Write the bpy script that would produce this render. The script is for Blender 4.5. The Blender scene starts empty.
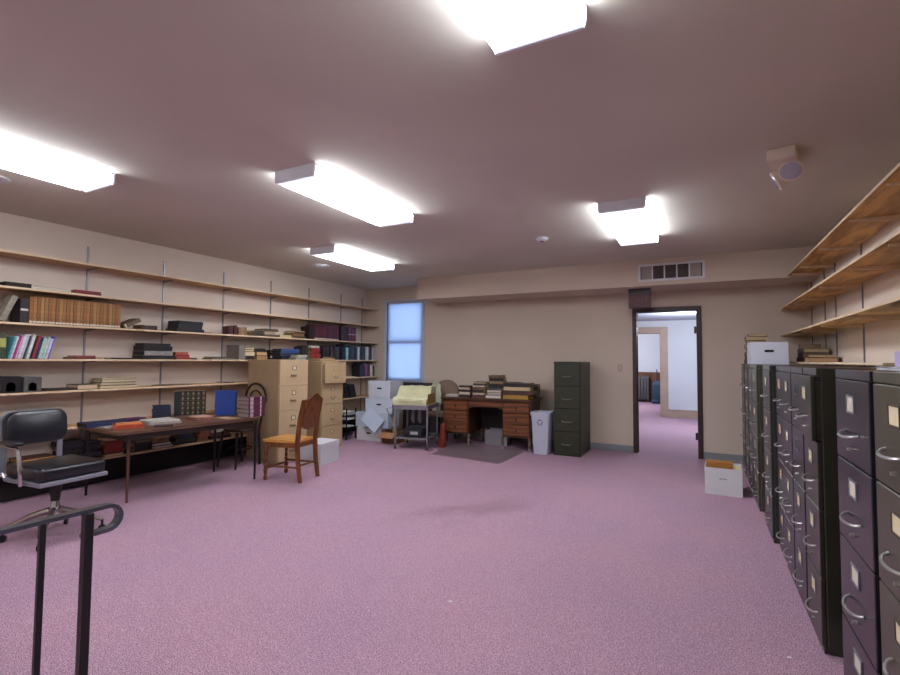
import bpy, bmesh, math, random
from mathutils import Vector, Matrix
random.seed(7)
S = bpy.context.scene
C = S.collection
PI = math.pi
R = math.radians
H_CEIL = 2.715

# ---------------------------------------------------------------- materials
def lin(h):
    h = h.lstrip('#')
    out = []
    for i in (0, 2, 4):
        c = int(h[i:i+2], 16) / 255
        out.append(c / 12.92 if c <= .04045 else ((c + .055) / 1.055) ** 2.4)
    return out
_mc = {}
def M(hexc, rough=.6, var=.12, scale=14, bump=0.0, metal=0.0, spec=.5, stretch=None, hex2=None):
    """plain procedural material: a noise varies the base colour around hexc"""
    key = (hexc, rough, var, scale, bump, metal, spec, stretch, hex2)
    if key in _mc: return _mc[key]
    m = bpy.data.materials.new('mat_' + hexc.lstrip('#')); m.use_nodes = True
    nt = m.node_tree; b = nt.nodes['Principled BSDF']
    b.inputs['Roughness'].default_value = rough
    b.inputs['Metallic'].default_value = metal
    b.inputs['Specular IOR Level'].default_value = spec
    tc = nt.nodes.new('ShaderNodeTexCoord'); mp = nt.nodes.new('ShaderNodeMapping')
    if stretch: mp.inputs['Scale'].default_value = stretch
    nz = nt.nodes.new('ShaderNodeTexNoise'); nz.inputs['Scale'].default_value = scale; nz.inputs['Detail'].default_value = 4
    rp = nt.nodes.new('ShaderNodeValToRGB')
    c = lin(hexc); c2 = lin(hex2) if hex2 else None
    rp.color_ramp.elements[0].position = .3; rp.color_ramp.elements[1].position = .7
    rp.color_ramp.elements[0].color = [max(0, v * (1 - var)) for v in c] + [1]
    rp.color_ramp.elements[1].color = (c2 + [1]) if c2 else [min(1, v * (1 + var)) for v in c] + [1]
    L = nt.links.new
    L(tc.outputs['Object'], mp.inputs['Vector']); L(mp.outputs['Vector'], nz.inputs['Vector'])
    L(nz.outputs['Fac'], rp.inputs['Fac']); L(rp.outputs['Color'], b.inputs['Base Color'])
    if bump:
        bp = nt.nodes.new('ShaderNodeBump'); bp.inputs['Strength'].default_value = bump; bp.inputs['Distance'].default_value = .01
        L(nz.outputs['Fac'], bp.inputs['Height']); L(bp.outputs['Normal'], b.inputs['Normal'])
    _mc[key] = m
    return m
def wood(hexa, hexb, axis='Y', rough=.45, scale=3.0, dist=3.0):
    key = ('wood', hexa, hexb, axis, rough, scale, dist)
    if key in _mc: return _mc[key]
    m = bpy.data.materials.new('wood_' + hexa.lstrip('#')); m.use_nodes = True
    nt = m.node_tree; b = nt.nodes['Principled BSDF']; b.inputs['Roughness'].default_value = rough
    tc = nt.nodes.new('ShaderNodeTexCoord'); mp = nt.nodes.new('ShaderNodeMapping')
    sc = {'X': (.18, 1, 1), 'Y': (1, .18, 1), 'Z': (1, 1, .18)}[axis]
    mp.inputs['Scale'].default_value = [s * scale for s in sc]
    nz = nt.nodes.new('ShaderNodeTexNoise'); nz.inputs['Scale'].default_value = 1.6; nz.inputs['Detail'].default_value = 5
    wv = nt.nodes.new('ShaderNodeTexWave'); wv.wave_type = 'RINGS'; wv.inputs['Scale'].default_value = 2.2
    wv.inputs['Distortion'].default_value = dist * 2.2; wv.inputs['Detail'].default_value = 3; wv.inputs['Detail Scale'].default_value = 1.5
    fi = nt.nodes.new('ShaderNodeTexNoise'); fi.inputs['Scale'].default_value = 40; fi.inputs['Detail'].default_value = 2
    mx = nt.nodes.new('ShaderNodeMath'); mx.operation = 'MULTIPLY_ADD'; mx.inputs[1].default_value = .45
    rp = nt.nodes.new('ShaderNodeValToRGB')
    rp.color_ramp.elements[0].position = .2; rp.color_ramp.elements[1].position = .85
    rp.color_ramp.elements[0].color = lin(hexa) + [1]; rp.color_ramp.elements[1].color = lin(hexb) + [1]
    L = nt.links.new
    L(tc.outputs['Object'], mp.inputs['Vector'])
    for n in (nz, wv, fi): L(mp.outputs['Vector'], n.inputs['Vector'])
    a2 = nt.nodes.new('ShaderNodeMath'); a2.operation = 'MULTIPLY_ADD'; a2.inputs[1].default_value = .25
    L(wv.outputs['Fac'], mx.inputs[0]); 
    h = nt.nodes.new('ShaderNodeMath'); h.operation = 'MULTIPLY'; h.inputs[1].default_value = .45
    L(nz.outputs['Fac'], h.inputs[0]); L(h.outputs[0], mx.inputs[2])
    L(fi.outputs['Fac'], a2.inputs[0]); L(mx.outputs[0], a2.inputs[2])
    L(a2.outputs[0], rp.inputs['Fac']); L(rp.outputs['Color'], b.inputs['Base Color'])
    _mc[key] = m
    return m
def emit(hexc, strength, name='lamp_glow'):
    m = bpy.data.materials.new(name); m.use_nodes = True
    b = m.node_tree.nodes['Principled BSDF']
    b.inputs['Base Color'].default_value = (.8, .8, .8, 1)
    b.inputs['Emission Color'].default_value = lin(hexc) + [1]
    b.inputs['Emission Strength'].default_value = strength
    return m

def carpet_mat():
    m = bpy.data.materials.new('mauve_carpet'); m.use_nodes = True
    nt = m.node_tree; b = nt.nodes['Principled BSDF']; b.inputs['Roughness'].default_value = .95
    b.inputs['Specular IOR Level'].default_value = .1
    b.inputs['Sheen Weight'].default_value = .05; b.inputs['Sheen Roughness'].default_value = .5
    tc = nt.nodes.new('ShaderNodeTexCoord')
    n1 = nt.nodes.new('ShaderNodeTexNoise'); n1.inputs['Scale'].default_value = 240; n1.inputs['Detail'].default_value = 5
    n2 = nt.nodes.new('ShaderNodeTexNoise'); n2.inputs['Scale'].default_value = 1.1; n2.inputs['Detail'].default_value = 4
    vr = nt.nodes.new('ShaderNodeTexVoronoi'); vr.inputs['Scale'].default_value = 190
    r1 = nt.nodes.new('ShaderNodeValToRGB')
    e = r1.color_ramp.elements
    e[0].position = .33; e[0].color = lin('#583a48') + [1]
    e[1].position = .68; e[1].color = lin('#cbabba') + [1]
    k = e.new(.5); k.color = lin('#937183') + [1]
    def vmath(op, *ins):
        n = nt.nodes.new('ShaderNodeVectorMath'); n.operation = op
        for i, v in enumerate(ins):
            if isinstance(v, tuple): n.inputs[i].default_value = v
            else: L(v, n.inputs[i])
        return n
    L = nt.links.new
    r2 = nt.nodes.new('ShaderNodeValToRGB')
    r2.color_ramp.elements[0].position = .32; r2.color_ramp.elements[0].color = (.93, .95, .99, 1)
    r2.color_ramp.elements[1].position = .68; r2.color_ramp.elements[1].color = (1.05, 1.02, 1.0, 1)
    mx = nt.nodes.new('ShaderNodeMix'); mx.data_type = 'RGBA'; mx.blend_type = 'MULTIPLY'; mx.inputs['Factor'].default_value = 1
    ad = nt.nodes.new('ShaderNodeMath'); ad.operation = 'MULTIPLY_ADD'; ad.inputs[1].default_value = .25
    for n in (n1, n2, vr): L(tc.outputs['Object'], n.inputs['Vector'])
    L(vr.outputs['Distance'], ad.inputs[0]); sb = nt.nodes.new('ShaderNodeMath'); sb.operation = 'SUBTRACT'; sb.inputs[1].default_value = .08
    L(n1.outputs['Fac'], sb.inputs[0]); L(sb.outputs[0], ad.inputs[2])
    L(ad.outputs[0], r1.inputs['Fac']); L(n2.outputs['Fac'], r2.inputs['Fac'])
    L(r1.outputs['Color'], mx.inputs[6]); L(r2.outputs['Color'], mx.inputs[7])
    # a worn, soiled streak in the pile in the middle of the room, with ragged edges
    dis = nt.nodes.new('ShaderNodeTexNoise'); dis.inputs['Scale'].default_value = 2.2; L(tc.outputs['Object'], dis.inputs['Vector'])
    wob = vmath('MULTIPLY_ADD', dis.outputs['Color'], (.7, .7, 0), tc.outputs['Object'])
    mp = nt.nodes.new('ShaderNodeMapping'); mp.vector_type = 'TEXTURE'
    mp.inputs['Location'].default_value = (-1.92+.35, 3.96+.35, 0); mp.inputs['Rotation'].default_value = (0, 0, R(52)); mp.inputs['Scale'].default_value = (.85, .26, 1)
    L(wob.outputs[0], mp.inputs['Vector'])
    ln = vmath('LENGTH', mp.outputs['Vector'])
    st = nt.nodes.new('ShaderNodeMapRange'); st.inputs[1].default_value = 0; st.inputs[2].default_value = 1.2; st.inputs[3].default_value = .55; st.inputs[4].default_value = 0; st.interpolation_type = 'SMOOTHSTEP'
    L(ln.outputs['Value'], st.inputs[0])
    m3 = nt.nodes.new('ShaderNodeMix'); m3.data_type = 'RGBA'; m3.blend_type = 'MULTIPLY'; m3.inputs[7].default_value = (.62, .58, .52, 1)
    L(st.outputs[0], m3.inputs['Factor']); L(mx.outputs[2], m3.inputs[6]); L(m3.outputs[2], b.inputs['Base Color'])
    bp = nt.nodes.new('ShaderNodeBump'); bp.inputs['Strength'].default_value = .5; bp.inputs['Distance'].default_value = .008
    L(n1.outputs['Fac'], bp.inputs['Height']); L(bp.outputs['Normal'], b.inputs['Normal'])
    return m

# ---------------------------------------------------------------- mesh builder
class MB:
    def __init__(s): s.bm = bmesh.new()
    def _tf(s, vs, m):
        if m is not None: bmesh.ops.transform(s.bm, matrix=m, verts=vs)
    def box(s, x0, x1, y0, y1, z0, z1, bev=0, m=None, seg=1):
        g = bmesh.ops.create_cube(s.bm, size=1)
        vs = g['verts']
        for v in vs:
            v.co = Vector(((x0+x1)/2 + v.co.x*(x1-x0), (y0+y1)/2 + v.co.y*(y1-y0), (z0+z1)/2 + v.co.z*(z1-z0)))
        if bev:
            es = list({e for v in vs for e in v.link_edges})
            r = bmesh.ops.bevel(s.bm, geom=es, offset=bev, segments=seg, affect='EDGES', profile=.5)
            vs = list({v for f in r['faces'] for v in f.verts} | {v for v in vs if v.is_valid})
        s._tf(vs, m); return s
    def loft(s, rings, cap=True, closed=True):
        rs = [[s.bm.verts.new(p) for p in r] for r in rings]
        n = len(rs[0])
        for a, b in zip(rs, rs[1:]):
            for i in range(n if closed else n-1):
                j = (i+1) % n
                s.bm.faces.new((a[i], a[j], b[j], b[i]))
        if cap:
            s.bm.faces.new(list(reversed(rs[0]))); s.bm.faces.new(rs[-1])
        return s
    def cyl(s, p, q, r1, r2=None, seg=12):
        return s.tube([p, q], [r1, r1 if r2 is None else r2], seg)
    def tube(s, pts, r, seg=8, sy=1.0):
        pts = [Vector(p) for p in pts]
        n = len(pts)
        rr = r if isinstance(r, (list, tuple)) else [r]*n
        t0 = (pts[1]-pts[0]).normalized()
        up = Vector((0, 0, 1)) if abs(t0.z) < .9 else Vector((1, 0, 0))
        u = t0.cross(up).normalized()
        rings = []
        for i, p in enumerate(pts):
            t = (pts[min(i+1, n-1)] - pts[max(i-1, 0)]).normalized()
            u = (u - t*u.dot(t)).normalized(); v = t.cross(u)
            rings.append([p + u*math.cos(2*PI*k/seg)*rr[i] + v*math.sin(2*PI*k/seg)*rr[i]*sy for k in range(seg)])
        return s.loft(rings)
    def strip(s, pts, w, t):
        """flat bar of width w (along X) and thickness t swept through points in a YZ plane"""
        pts = [Vector(p) for p in pts]; n = len(pts); rings = []
        for i, p in enumerate(pts):
            d = (pts[min(i+1, n-1)] - pts[max(i-1, 0)]).normalized()
            nrm = Vector((1, 0, 0)).cross(d).normalized()
            X = Vector((w/2, 0, 0)); N = nrm*t/2
            rings.append([p-X-N, p+X-N, p+X+N, p-X+N])
        return s.loft(rings)
    def lathe(s, prof, cx=0, cy=0, seg=16, m=None):
        rings = [[Vector((cx + r*math.cos(2*PI*k/seg), cy + r*math.sin(2*PI*k/seg), z)) for k in range(seg)] for r, z in prof]
        if m is not None: rings = [[m @ p for p in r] for r in rings]
        return s.loft(rings)
    def prism(s, poly, a0, a1, plane='XY'):
        f = {'XY': lambda p, a: (p[0], p[1], a), 'YZ': lambda p, a: (a, p[0], p[1]), 'XZ': lambda p, a: (p[0], a, p[1])}[plane]
        return s.loft([[Vector(f(p, a0)) for p in poly], [Vector(f(p, a1)) for p in poly]])
    def ring(s, outer, inner, a0, a1, plane='XY'):
        f = {'XY': lambda p, a: (p[0], p[1], a), 'YZ': lambda p, a: (a, p[0], p[1]), 'XZ': lambda p, a: (p[0], a, p[1])}[plane]
        b = s.bm; n = len(outer)
        O0 = [b.verts.new(f(p, a0)) for p in outer]; I0 = [b.verts.new(f(p, a0)) for p in inner]
        O1 = [b.verts.new(f(p, a1)) for p in outer]; I1 = [b.verts.new(f(p, a1)) for p in inner]
        for i in range(n):
            j = (i+1) % n
            for q in ((O0[i], O0[j], I0[j], I0[i]), (O1[i], I1[i], I1[j], O1[j]), (O0[i], O1[i], O1[j], O0[j]), (I0[i], I0[j], I1[j], I1[i])):
                b.faces.new(q)
        return s
    def build(s, name, mat, parent=None, label=None, smooth=False, loc=None, rz=0):
        bmesh.ops.recalc_face_normals(s.bm, faces=s.bm.faces)
        me = bpy.data.meshes.new(name); s.bm.to_mesh(me); s.bm.free()
        me.materials.append(mat)
        if smooth:
            for p in me.polygons: p.use_smooth = True
            me.set_sharp_from_angle(angle=R(38))
        o = bpy.data.objects.new(name, me); C.objects.link(o)
        if parent: o.parent = parent
        if loc is not None: o.location = loc
        if rz: o.rotation_euler.z = rz
        if label: o['label'] = label
        return o
def rect(x0, x1, y0, y1): return [(x0, y0), (x1, y0), (x1, y1), (x0, y1)]
def rrect(x0, x1, y0, y1, r, n=5):
    pts = []
    for cx, cy, a in ((x1-r, y1-r, 0), (x0+r, y1-r, 90), (x0+r, y0+r, 180), (x1-r, y0+r, 270)):
        for k in range(n+1):
            t = R(a + 90*k/n); pts.append((cx + r*math.cos(t), cy + r*math.sin(t)))
    return pts

_labels = {}
def tag(o, label, cat, group=None, kind=None):
    o['label'] = label; o['category'] = cat
    if group: o['group'] = group
    if kind: o['kind'] = kind
    _labels[label] = _labels.get(label, 0) + 1
    return o
def thing(name, label, cat, loc=(0, 0, 0), rz=0, group=None):
    o = bpy.data.objects.new(name, None); C.objects.link(o)
    o.empty_display_size = .05
    o.location = loc; o.rotation_euler.z = rz
    return tag(o, label, cat, group)
def struct(o, label, cat):
    o['kind'] = 'structure'; o['label'] = label; o['category'] = cat; return o
ORD = ['first', 'second', 'third', 'fourth', 'fifth', 'sixth', 'seventh', 'eighth', 'ninth', 'tenth', 'eleventh', 'twelfth', 'thirteenth',
       'fourteenth', 'fifteenth', 'sixteenth', 'seventeenth', 'eighteenth', 'nineteenth', 'twentieth', 'twenty-first', 'twenty-second',
       'twenty-third', 'twenty-fourth', 'twenty-fifth', 'twenty-sixth', 'twenty-seventh', 'twenty-eighth']

# shared materials
wall_m = M('#d6c8b8', .85, .03, 1.5)
back_m = M('#cfc1af', .85, .03, 1.3)
ceil_m = M('#cdc9ba', .9, .06, .8)
soff_m = M('#cabba9', .85, .03, 1.3)
carpet = carpet_mat()
base_m = M('#868d92', .5, .04, 6)
shelf_m = wood('#cdb28a', '#e3cda8', 'Y', .5, 3)
board_m = wood('#a07a4c', '#c79c66', 'Y', .5, 3)
ply_m = wood('#8a6230', '#dcae66', 'Y', .5, 1.6, 5)
steel_m = M('#8d9298', .35, .06, 20, metal=.7)
chrome_m = M('#c9ccd0', .18, .03, 20, metal=1.0)
black_m = M('#0b0b0d', .4, .2, 20)
blackmetal_m = M('#111114', .35, .2, 20, spec=.5)
paper_m = M('#dccfae', .8, .1, 60, stretch=(1, 1, 6))
white_paper_m = M('#d9d8d2', .8, .06, 40)
white_m = M('#d6d8dc', .55, .03, 8)
boxwhite_m = M('#cfd4dd', .7, .03, 6)

# ---------------------------------------------------------------- room shell
XL, XR, YB, YF = -5.835, 1.25, 7.6, -2.6
DX0, DX1, DZ = -.835, -.045, 2.075       # doorway in the back wall
WX0, WX1, WZ0, WZ1 = -5.34, -4.55, .93, 2.44
T = .14
struct(MB().box(XL-.2, XR+.2, YF-.2, YB+.07, -.12, 0).build('floor', carpet), 'mauve speckled carpet floor of the office', 'floor')
struct(MB().box(XL-.2, XR+.2, YF-.2, YB+T, H_CEIL, H_CEIL+.1).build('ceiling', ceil_m), 'flat taupe painted ceiling', 'ceiling')
struct(MB().box(XL-.14, XL, YF-.14, YB+T, 0, H_CEIL).build('wall_left', wall_m), 'cream wall carrying the long book shelves', 'wall')
struct(MB().box(XR, XR+.14, YF-.14, YB+T, 0, H_CEIL).build('wall_right', wall_m), 'cream wall behind the dark filing cabinets', 'wall')
struct(MB().box(XL, XR, YF-.14, YF, 0, H_CEIL).build('wall_front', wall_m), 'cream wall behind the camera', 'wall')
mb = MB()
mb.box(XL, WX0, YB, YB+T, 0, H_CEIL).box(WX0, WX1, YB, YB+T, 0, WZ0).box(WX0, WX1, YB, YB+T, WZ1, H_CEIL)
mb.box(WX1, DX0, YB, YB+T, 0, H_CEIL).box(DX0, DX1, YB, YB+T, DZ, H_CEIL).box(DX1, XR, YB, YB+T, 0, H_CEIL)
struct(mb.build('wall_back', back_m), 'cream far wall with the doorway and the window', 'wall')
struct(MB().box(-4.24, XR, 6.9, YB, 2.365, H_CEIL).build('trim_1', soff_m), 'boxed soffit running under the ceiling along the far wall', 'soffit')
# baseboards
struct(MB().box(-4.5, DX0-.062, YB-.012, YB, 0, .1, .003).box(DX1+.067, XR, YB-.012, YB, 0, .1, .003).build('baseboard_back', base_m), 'blue grey vinyl baseboard along the far wall', 'baseboard')
struct(MB().box(XL, XL+.012, YF, YB, 0, .1, .003).build('baseboard_left', base_m), 'blue grey vinyl baseboard under the left shelves', 'baseboard')
struct(MB().box(XR-.012, XR, YF, YB, 0, .1, .003).build('baseboard_right', base_m), 'blue grey vinyl baseboard behind the dark cabinets', 'baseboard')
# door frame
dk = M('#3a2723', .45, .15, 8)
mb = MB().box(DX0-.06, DX0, YB-.02, YB+T+.02, 0, DZ+.065, .003).box(DX1, DX1+.065, YB-.02, YB+T+.02, 0, DZ+.065, .003).box(DX0, DX1, YB-.02, YB+T+.02, DZ, DZ+.065, .003)
d1 = struct(mb.build('door_1', dk), 'dark brown door frame of the open doorway in the far wall', 'door frame')
mb = MB().box(DX1-.03, DX1-.001, YB+.03, YB+.045, .25, .35).box(DX1-.03, DX1-.001, YB+.03, YB+.045, 1.75, 1.85)
mb.build('hinge', blackmetal_m, d1)
# window
wfm = M('#c0c7d4', .5, .05, 8)
w1 = struct(MB().ring(rect(WX0-.06, WX1+.05, WZ0-.05, WZ1+.04), rect(WX0, WX1, WZ0, WZ1), YB-.02, YB+.1, 'XZ').build('window_1', wfm), 'pale blue grey sash window in the far left corner', 'window')
MB().ring(rect(WX0, WX1, 1.66, WZ1), rect(WX0+.05, WX1-.05, 1.71, WZ1-.05), YB+.07, YB+.1, 'XZ').build('sash', wfm, w1)
MB().ring(rect(WX0, WX1, WZ0, 1.70), rect(WX0+.05, WX1-.05, WZ0+.06, 1.64), YB+.035, YB+.065, 'XZ').build('sash', wfm, w1)
gm = bpy.data.materials.new('window_glass'); gm.use_nodes = True
gb = gm.node_tree.nodes['Principled BSDF']; gb.inputs['Transmission Weight'].default_value = 1; gb.inputs['Roughness'].default_value = .02
gb.inputs['IOR'].default_value = 1.1
MB().box(WX0+.05, WX1-.05, YB+.083, YB+.087, 1.71, WZ1-.05).build('pane', gm, w1)
MB().box(WX0+.05, WX1-.05, YB+.048, YB+.052, WZ0+.06, 1.64).build('pane', gm, w1)
# translucent blind
bm_ = bpy.data.materials.new('blind_vinyl'); bm_.use_nodes = True
nt = bm_.node_tree; nt.nodes.clear()
out = nt.nodes.new('ShaderNodeOutputMaterial'); df = nt.nodes.new('ShaderNodeBsdfDiffuse'); tr = nt.nodes.new('ShaderNodeBsdfTranslucent'); mxs = nt.nodes.new('ShaderNodeMixShader')
nzb = nt.nodes.new('ShaderNodeTexNoise'); nzb.inputs['Scale'].default_value = 3
rb = nt.nodes.new('ShaderNodeValToRGB'); rb.color_ramp.elements[0].color = (.6, .68, .8, 1); rb.color_ramp.elements[1].color = (.68, .75, .86, 1)
nt.links.new(nzb.outputs['Fac'], rb.inputs['Fac']); nt.links.new(rb.outputs['Color'], tr.inputs['Color']); nt.links.new(rb.outputs['Color'], df.inputs['Color'])
mxs.inputs[0].default_value = .6
nt.links.new(df.outputs[0], mxs.inputs[1]); nt.links.new(tr.outputs[0], mxs.inputs[2]); nt.links.new(mxs.outputs[0], out.inputs['Surface'])
bl = thing('window_blind', 'pale blue lowered blind covering the corner window', 'blind', ((WX0+WX1)/2, YB+.012, WZ0+.01))
mb = MB(); n = 58
for k in range(n):
    z = .01 + k*(WZ1-WZ0-.06)/n
    mm = Matrix.Translation((0, 0, z+.012)) @ Matrix.Rotation(R(66), 4, 'X')
    mb.box(-.385, .385, -.0145, .0145, -.0006, .0006, m=mm)
mb.build('slats', bm_, bl)
MB().box(-.387, .387, -.018, .018, WZ1-WZ0-.05, WZ1-WZ0-.015, .003).build('head_rail', wfm, bl)

# hall beyond the doorway
hall_w = M('#c3c6cf', .8, .03, 1.2); hall_c = M('#aab1c0', .85, .03, 1)
HY = 12.8
struct(MB().box(-3.2, XR+.2, YB+.07, 17.4, -.12, 0).build('floor', carpet), 'mauve carpet of the hall beyond the doorway', 'floor')
struct(MB().box(-3.2, XR+.2, YB+T, 17.4, 2.34, 2.44).build('ceiling', hall_c), 'pale blue white ceiling of the hall beyond the doorway', 'ceiling')
struct(MB().box(-3.3, -3.2, YB+T, 17.4, 0, 2.34).build('wall_left', hall_w), 'white left wall of the hall', 'wall')
struct(MB().box(XR, XR+.1, YB+T, 17.4, 0, 2.34).build('wall_right', hall_w), 'white right wall of the hall', 'wall')
struct(MB().box(-3.2, -1.7, HY, HY+.14, 0, 2.34).box(-1.7, -.88, HY, HY+.14, 2.03, 2.34).box(-.88, XR, HY, HY+.14, 0, 2.34).build('wall_back', hall_w), 'white end wall of the hall with an inner doorway', 'wall')
tanw = M('#a48e80', .5, .08, 6)
struct(MB().box(-.88, -.70, HY-.03, HY+.16, 0, 2.19, .004).box(-1.86, -1.7, HY-.03, HY+.16, 0, 2.19, .004).box(-1.7, -.88, HY-.03, HY+.16, 2.03, 2.19, .004).build('door_2', tanw), 'tan wooden door frame of the inner doorway', 'door frame')
struct(MB().box(-.70, XR, HY-.025, HY, 0, .16, .003).box(-.70, XR, HY-.035, HY, .16, .19, .003).build('baseboard_back', tanw), 'tan wooden baseboard of the hall end wall', 'baseboard')
struct(MB().box(-3.2, XR, 17.2, 17.3, 0, 2.34).build('wall_back', hall_w), 'white wall of the room beyond the inner doorway', 'wall')
struct(MB().box(-3.2, XR, 17.16, 17.2, 0, .98).build('trim_2', wood('#43220f', '#6b3a1c', 'Z', .45, 4)), 'brown panelled wainscot of the room beyond the inner doorway', 'wainscot')
rad = thing('radiator', 'dark grey column radiator seen through the inner doorway', 'radiator', (-1.72, 17.0, 0))
for k in range(6):
    x = -.25 + k*.085
    MB().ring(rrect(-.07, .07, .06, .86, .06), rrect(-.03, .03, .12, .8, .03), x-.033, x+.033, 'YZ').build('column', M('#4b474a', .5, .1, 10), rad, smooth=True)
MB().cyl((-.28, 0, .12), (.21, 0, .12), .02).cyl((-.28, 0, .8), (.21, 0, .8), .02).cyl((-.25, 0, 0), (-.25, 0, .1), .025).cyl((.175, 0, 0), (.175, 0, .1), .025).build('pipe', M('#4b474a', .5, .1, 10), rad)
vac = thing('vacuum_cleaner', 'blue upright vacuum cleaner beside the radiator in the far room', 'vacuum cleaner', (-1.24, 16.6, 0))
MB().box(-.16, .16, -.16, .14, .02, .12, .03, seg=2).build('base', M('#1d3550', .4, .1, 10), vac, smooth=True)
MB().loft([[Vector((sx*a, sy*b, z)) for sx, sy in ((-1, -1), (1, -1), (1, 1), (-1, 1))] for z, a, b in ((.12, .12, .1), (.3, .15, .11), (.6, .14, .1), (.72, .08, .06))]).build('bag', M('#1c384c', .6, .12, 8), vac)
MB().tube([(0, .0, .7), (0, .03, .95), (0, .08, 1.02), (0, .02, 1.07)], .016).build('handle', black_m, vac, smooth=True)

# ---------------------------------------------------------------- ceiling fittings
glow = emit('#f2f3ff', 7.8)
glow2 = emit('#eef2ff', 6)
glow3 = emit('#e6eeff', .32)
hous = M('#dde1e6', .5, .04, 10)
def ceiling_light(x0, x1, y0, y1, label):
    cx, cy = (x0+x1)/2, (y0+y1)/2; w, l = (x1-x0)/2, (y1-y0)/2
    t = thing('ceiling_light', label, 'light', (cx, cy, H_CEIL), 0, 'fluorescent wraparound lights')
    mb = MB().box(-w+.004, w-.004, -l+.0145, l-.0145, -.0155, -.0005)
    mb.build('housing', hous, t)
    for s in (-1, 1):
        MB().prism([(-w-.003, -.055), (-w+.004, -.088), (w-.004, -.088), (w+.003, -.055), (w+.003, -.001), (-w-.003, -.001)], s*l, s*(l-.014), 'XZ').build('end_cap', hous, t)
    e = l - .0145; q = l - .07
    MB().prism([(-w+.008, -.084), (-.004, -.084), (-.004, -.078), (-w+.008, -.078)], -q, q, 'XZ').prism([(.004, -.084), (w-.008, -.084), (w-.008, -.078), (.004, -.078)], -q, q, 'XZ').build('diffuser', glow, t)
    MB().box(-.0039, .0039, -q, q, -.084, -.078).build('seam', glow3, t)
    for s in (-1, 1):
        MB().prism([(-w+.008, -.084), (w-.008, -.084), (w-.008, -.078), (-w+.008, -.078)], s*(q+.0002), s*e, 'XZ').build('diffuser_end', glow3, t)
        MB().prism([(s*(w-.0075), -.084), (s*w, -.06), (s*w, -.022), (s*(w-.006), -.022), (s*(w-.006), -.06)], -e, e, 'XZ').build('side_lens', glow2, t)
ceiling_light(-2.73, -2.355, 2.45, 3.75, 'ceiling light in the middle of the room, over the wooden side chair')
ceiling_light(-4.24, -3.865, 4.38, 5.66, 'ceiling light nearest the corner window, in front of the tan cabinets')
ceiling_light(-4.2, -3.83, .66, 1.945, 'ceiling light cut by the left edge of the photo, above the office chair')
ceiling_light(-.745, -.37, .53, 1.815, 'large near ceiling light cut by the top edge of the photo')
ceiling_light(-.765, -.385, 4.2, 5.56, 'ceiling light nearest the far doorway, in line with the wall vent')
ceiling_light(-2.73, -2.355, -1.9, -.6, 'added fill light behind the camera in the middle of the room')  # unseen fixture added behind the camera for fill

cream_m = M('#dccfbc', .5, .05, 10)
em = thing('emergency_light', 'cream twin head emergency light on the ceiling near the right shelves', 'emergency light', (.50, 3.72, H_CEIL), R(-14))
MB().box(-.075, .075, -.13, .13, -.075, -.0005, .008, seg=2).build('housing', cream_m, em, smooth=True)
for (hx, hy, hz, tx, ty) in ((.035, .03, -.098, -48, 0), (-.03, .105, -.125, -10, 62)):
    mm = Matrix.Translation((hx, hy, hz)) @ Matrix.Rotation(R(tx), 4, 'X') @ Matrix.Rotation(R(ty), 4, 'Y')
    h = MB().lathe([(.02, .03), (.05, .02), (.068, -.01), (.07, -.035), (.064, -.038)], m=mm, seg=20).build('lamp_head', cream_m, em, smooth=True)
    MB().lathe([(.06, -.0385), (.04, -.044), (.01, -.046)], m=mm, seg=20).build('lens', M('#a9a9b8', .15, .1, 30), h, smooth=True)
sd = thing('smoke_detector', 'small white smoke detector on the ceiling before the soffit', 'smoke detector', (-1.545, 5.15, H_CEIL))
MB().lathe([(.065, -.0005), (.068, -.015), (.05, -.034), (.03, -.038)], seg=20).build('housing', white_m, sd, smooth=True)
MB().lathe([(.024, -.0385), (.02, -.046), (.008, -.047)], seg=14).build('sensor', M('#6b6460', .5), sd, smooth=True)
sp = thing('air_diffuser', 'round white ceiling diffuser left of the corner light', 'air vent', (-4.92, 5.29, H_CEIL))
for r0, z in ((.13, -.002), (.1, -.012), (.065, -.02)):
    MB().lathe([(r0, z+.0015), (r0, z-.006), (r0-.025, z-.012), (r0-.035, z-.006)], seg=24).build('ring', white_m, sp, smooth=True)
sp = thing('air_diffuser', 'round white ceiling diffuser with dark centre at the left photo edge', 'air vent', (-4.76, 1.56, H_CEIL))
MB().lathe([(.11, -.0005), (.11, -.008), (.08, -.014), (.06, -.008)], seg=24).build('ring', white_m, sp, smooth=True)
MB().lathe([(.05, -.009), (.045, -.016), (.01, -.017)], seg=20).build('core', black_m, sp, smooth=True)
# wall vent on the soffit
v = thing('wall_vent', 'white return air grille on the soffit above the doorway', 'air vent', (-.333, 6.9, 2.537))
MB().ring(rect(-.40, .40, -.115, .115), rect(-.37, .37, -.088, .088), -.014, -.0005, 'XZ').build('frame', white_m, v)
MB().box(-.37, .37, -.003, -.0006, -.088, .088).build('backing', M('#29211d', .8), v)
for k in range(4):
    x = -.37 + .74*(k+1)/5
    MB().box(x-.009, x+.009, -.013, -.0032, -.088, .088).build('divider', white_m, v)
for k in range(5):
    x0 = -.37 + .74*k/5 + .011; x1 = x0 + .74/5 - .022
    if k in (0, 4):
        mb = MB().box(x0, x1, -.009, -.0035, -.086, .086)
        mb.build('damper', M('#9b928a', .6, .05, 10), v)
    else:
        mb = MB()
        for j in range(13):
            z = -.082 + j*.0135
            mb.box(x0, x1, -.009, -.0035, z, z+.0035)
        mb.build('louvres', M('#7a7069', .6), v)
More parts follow.
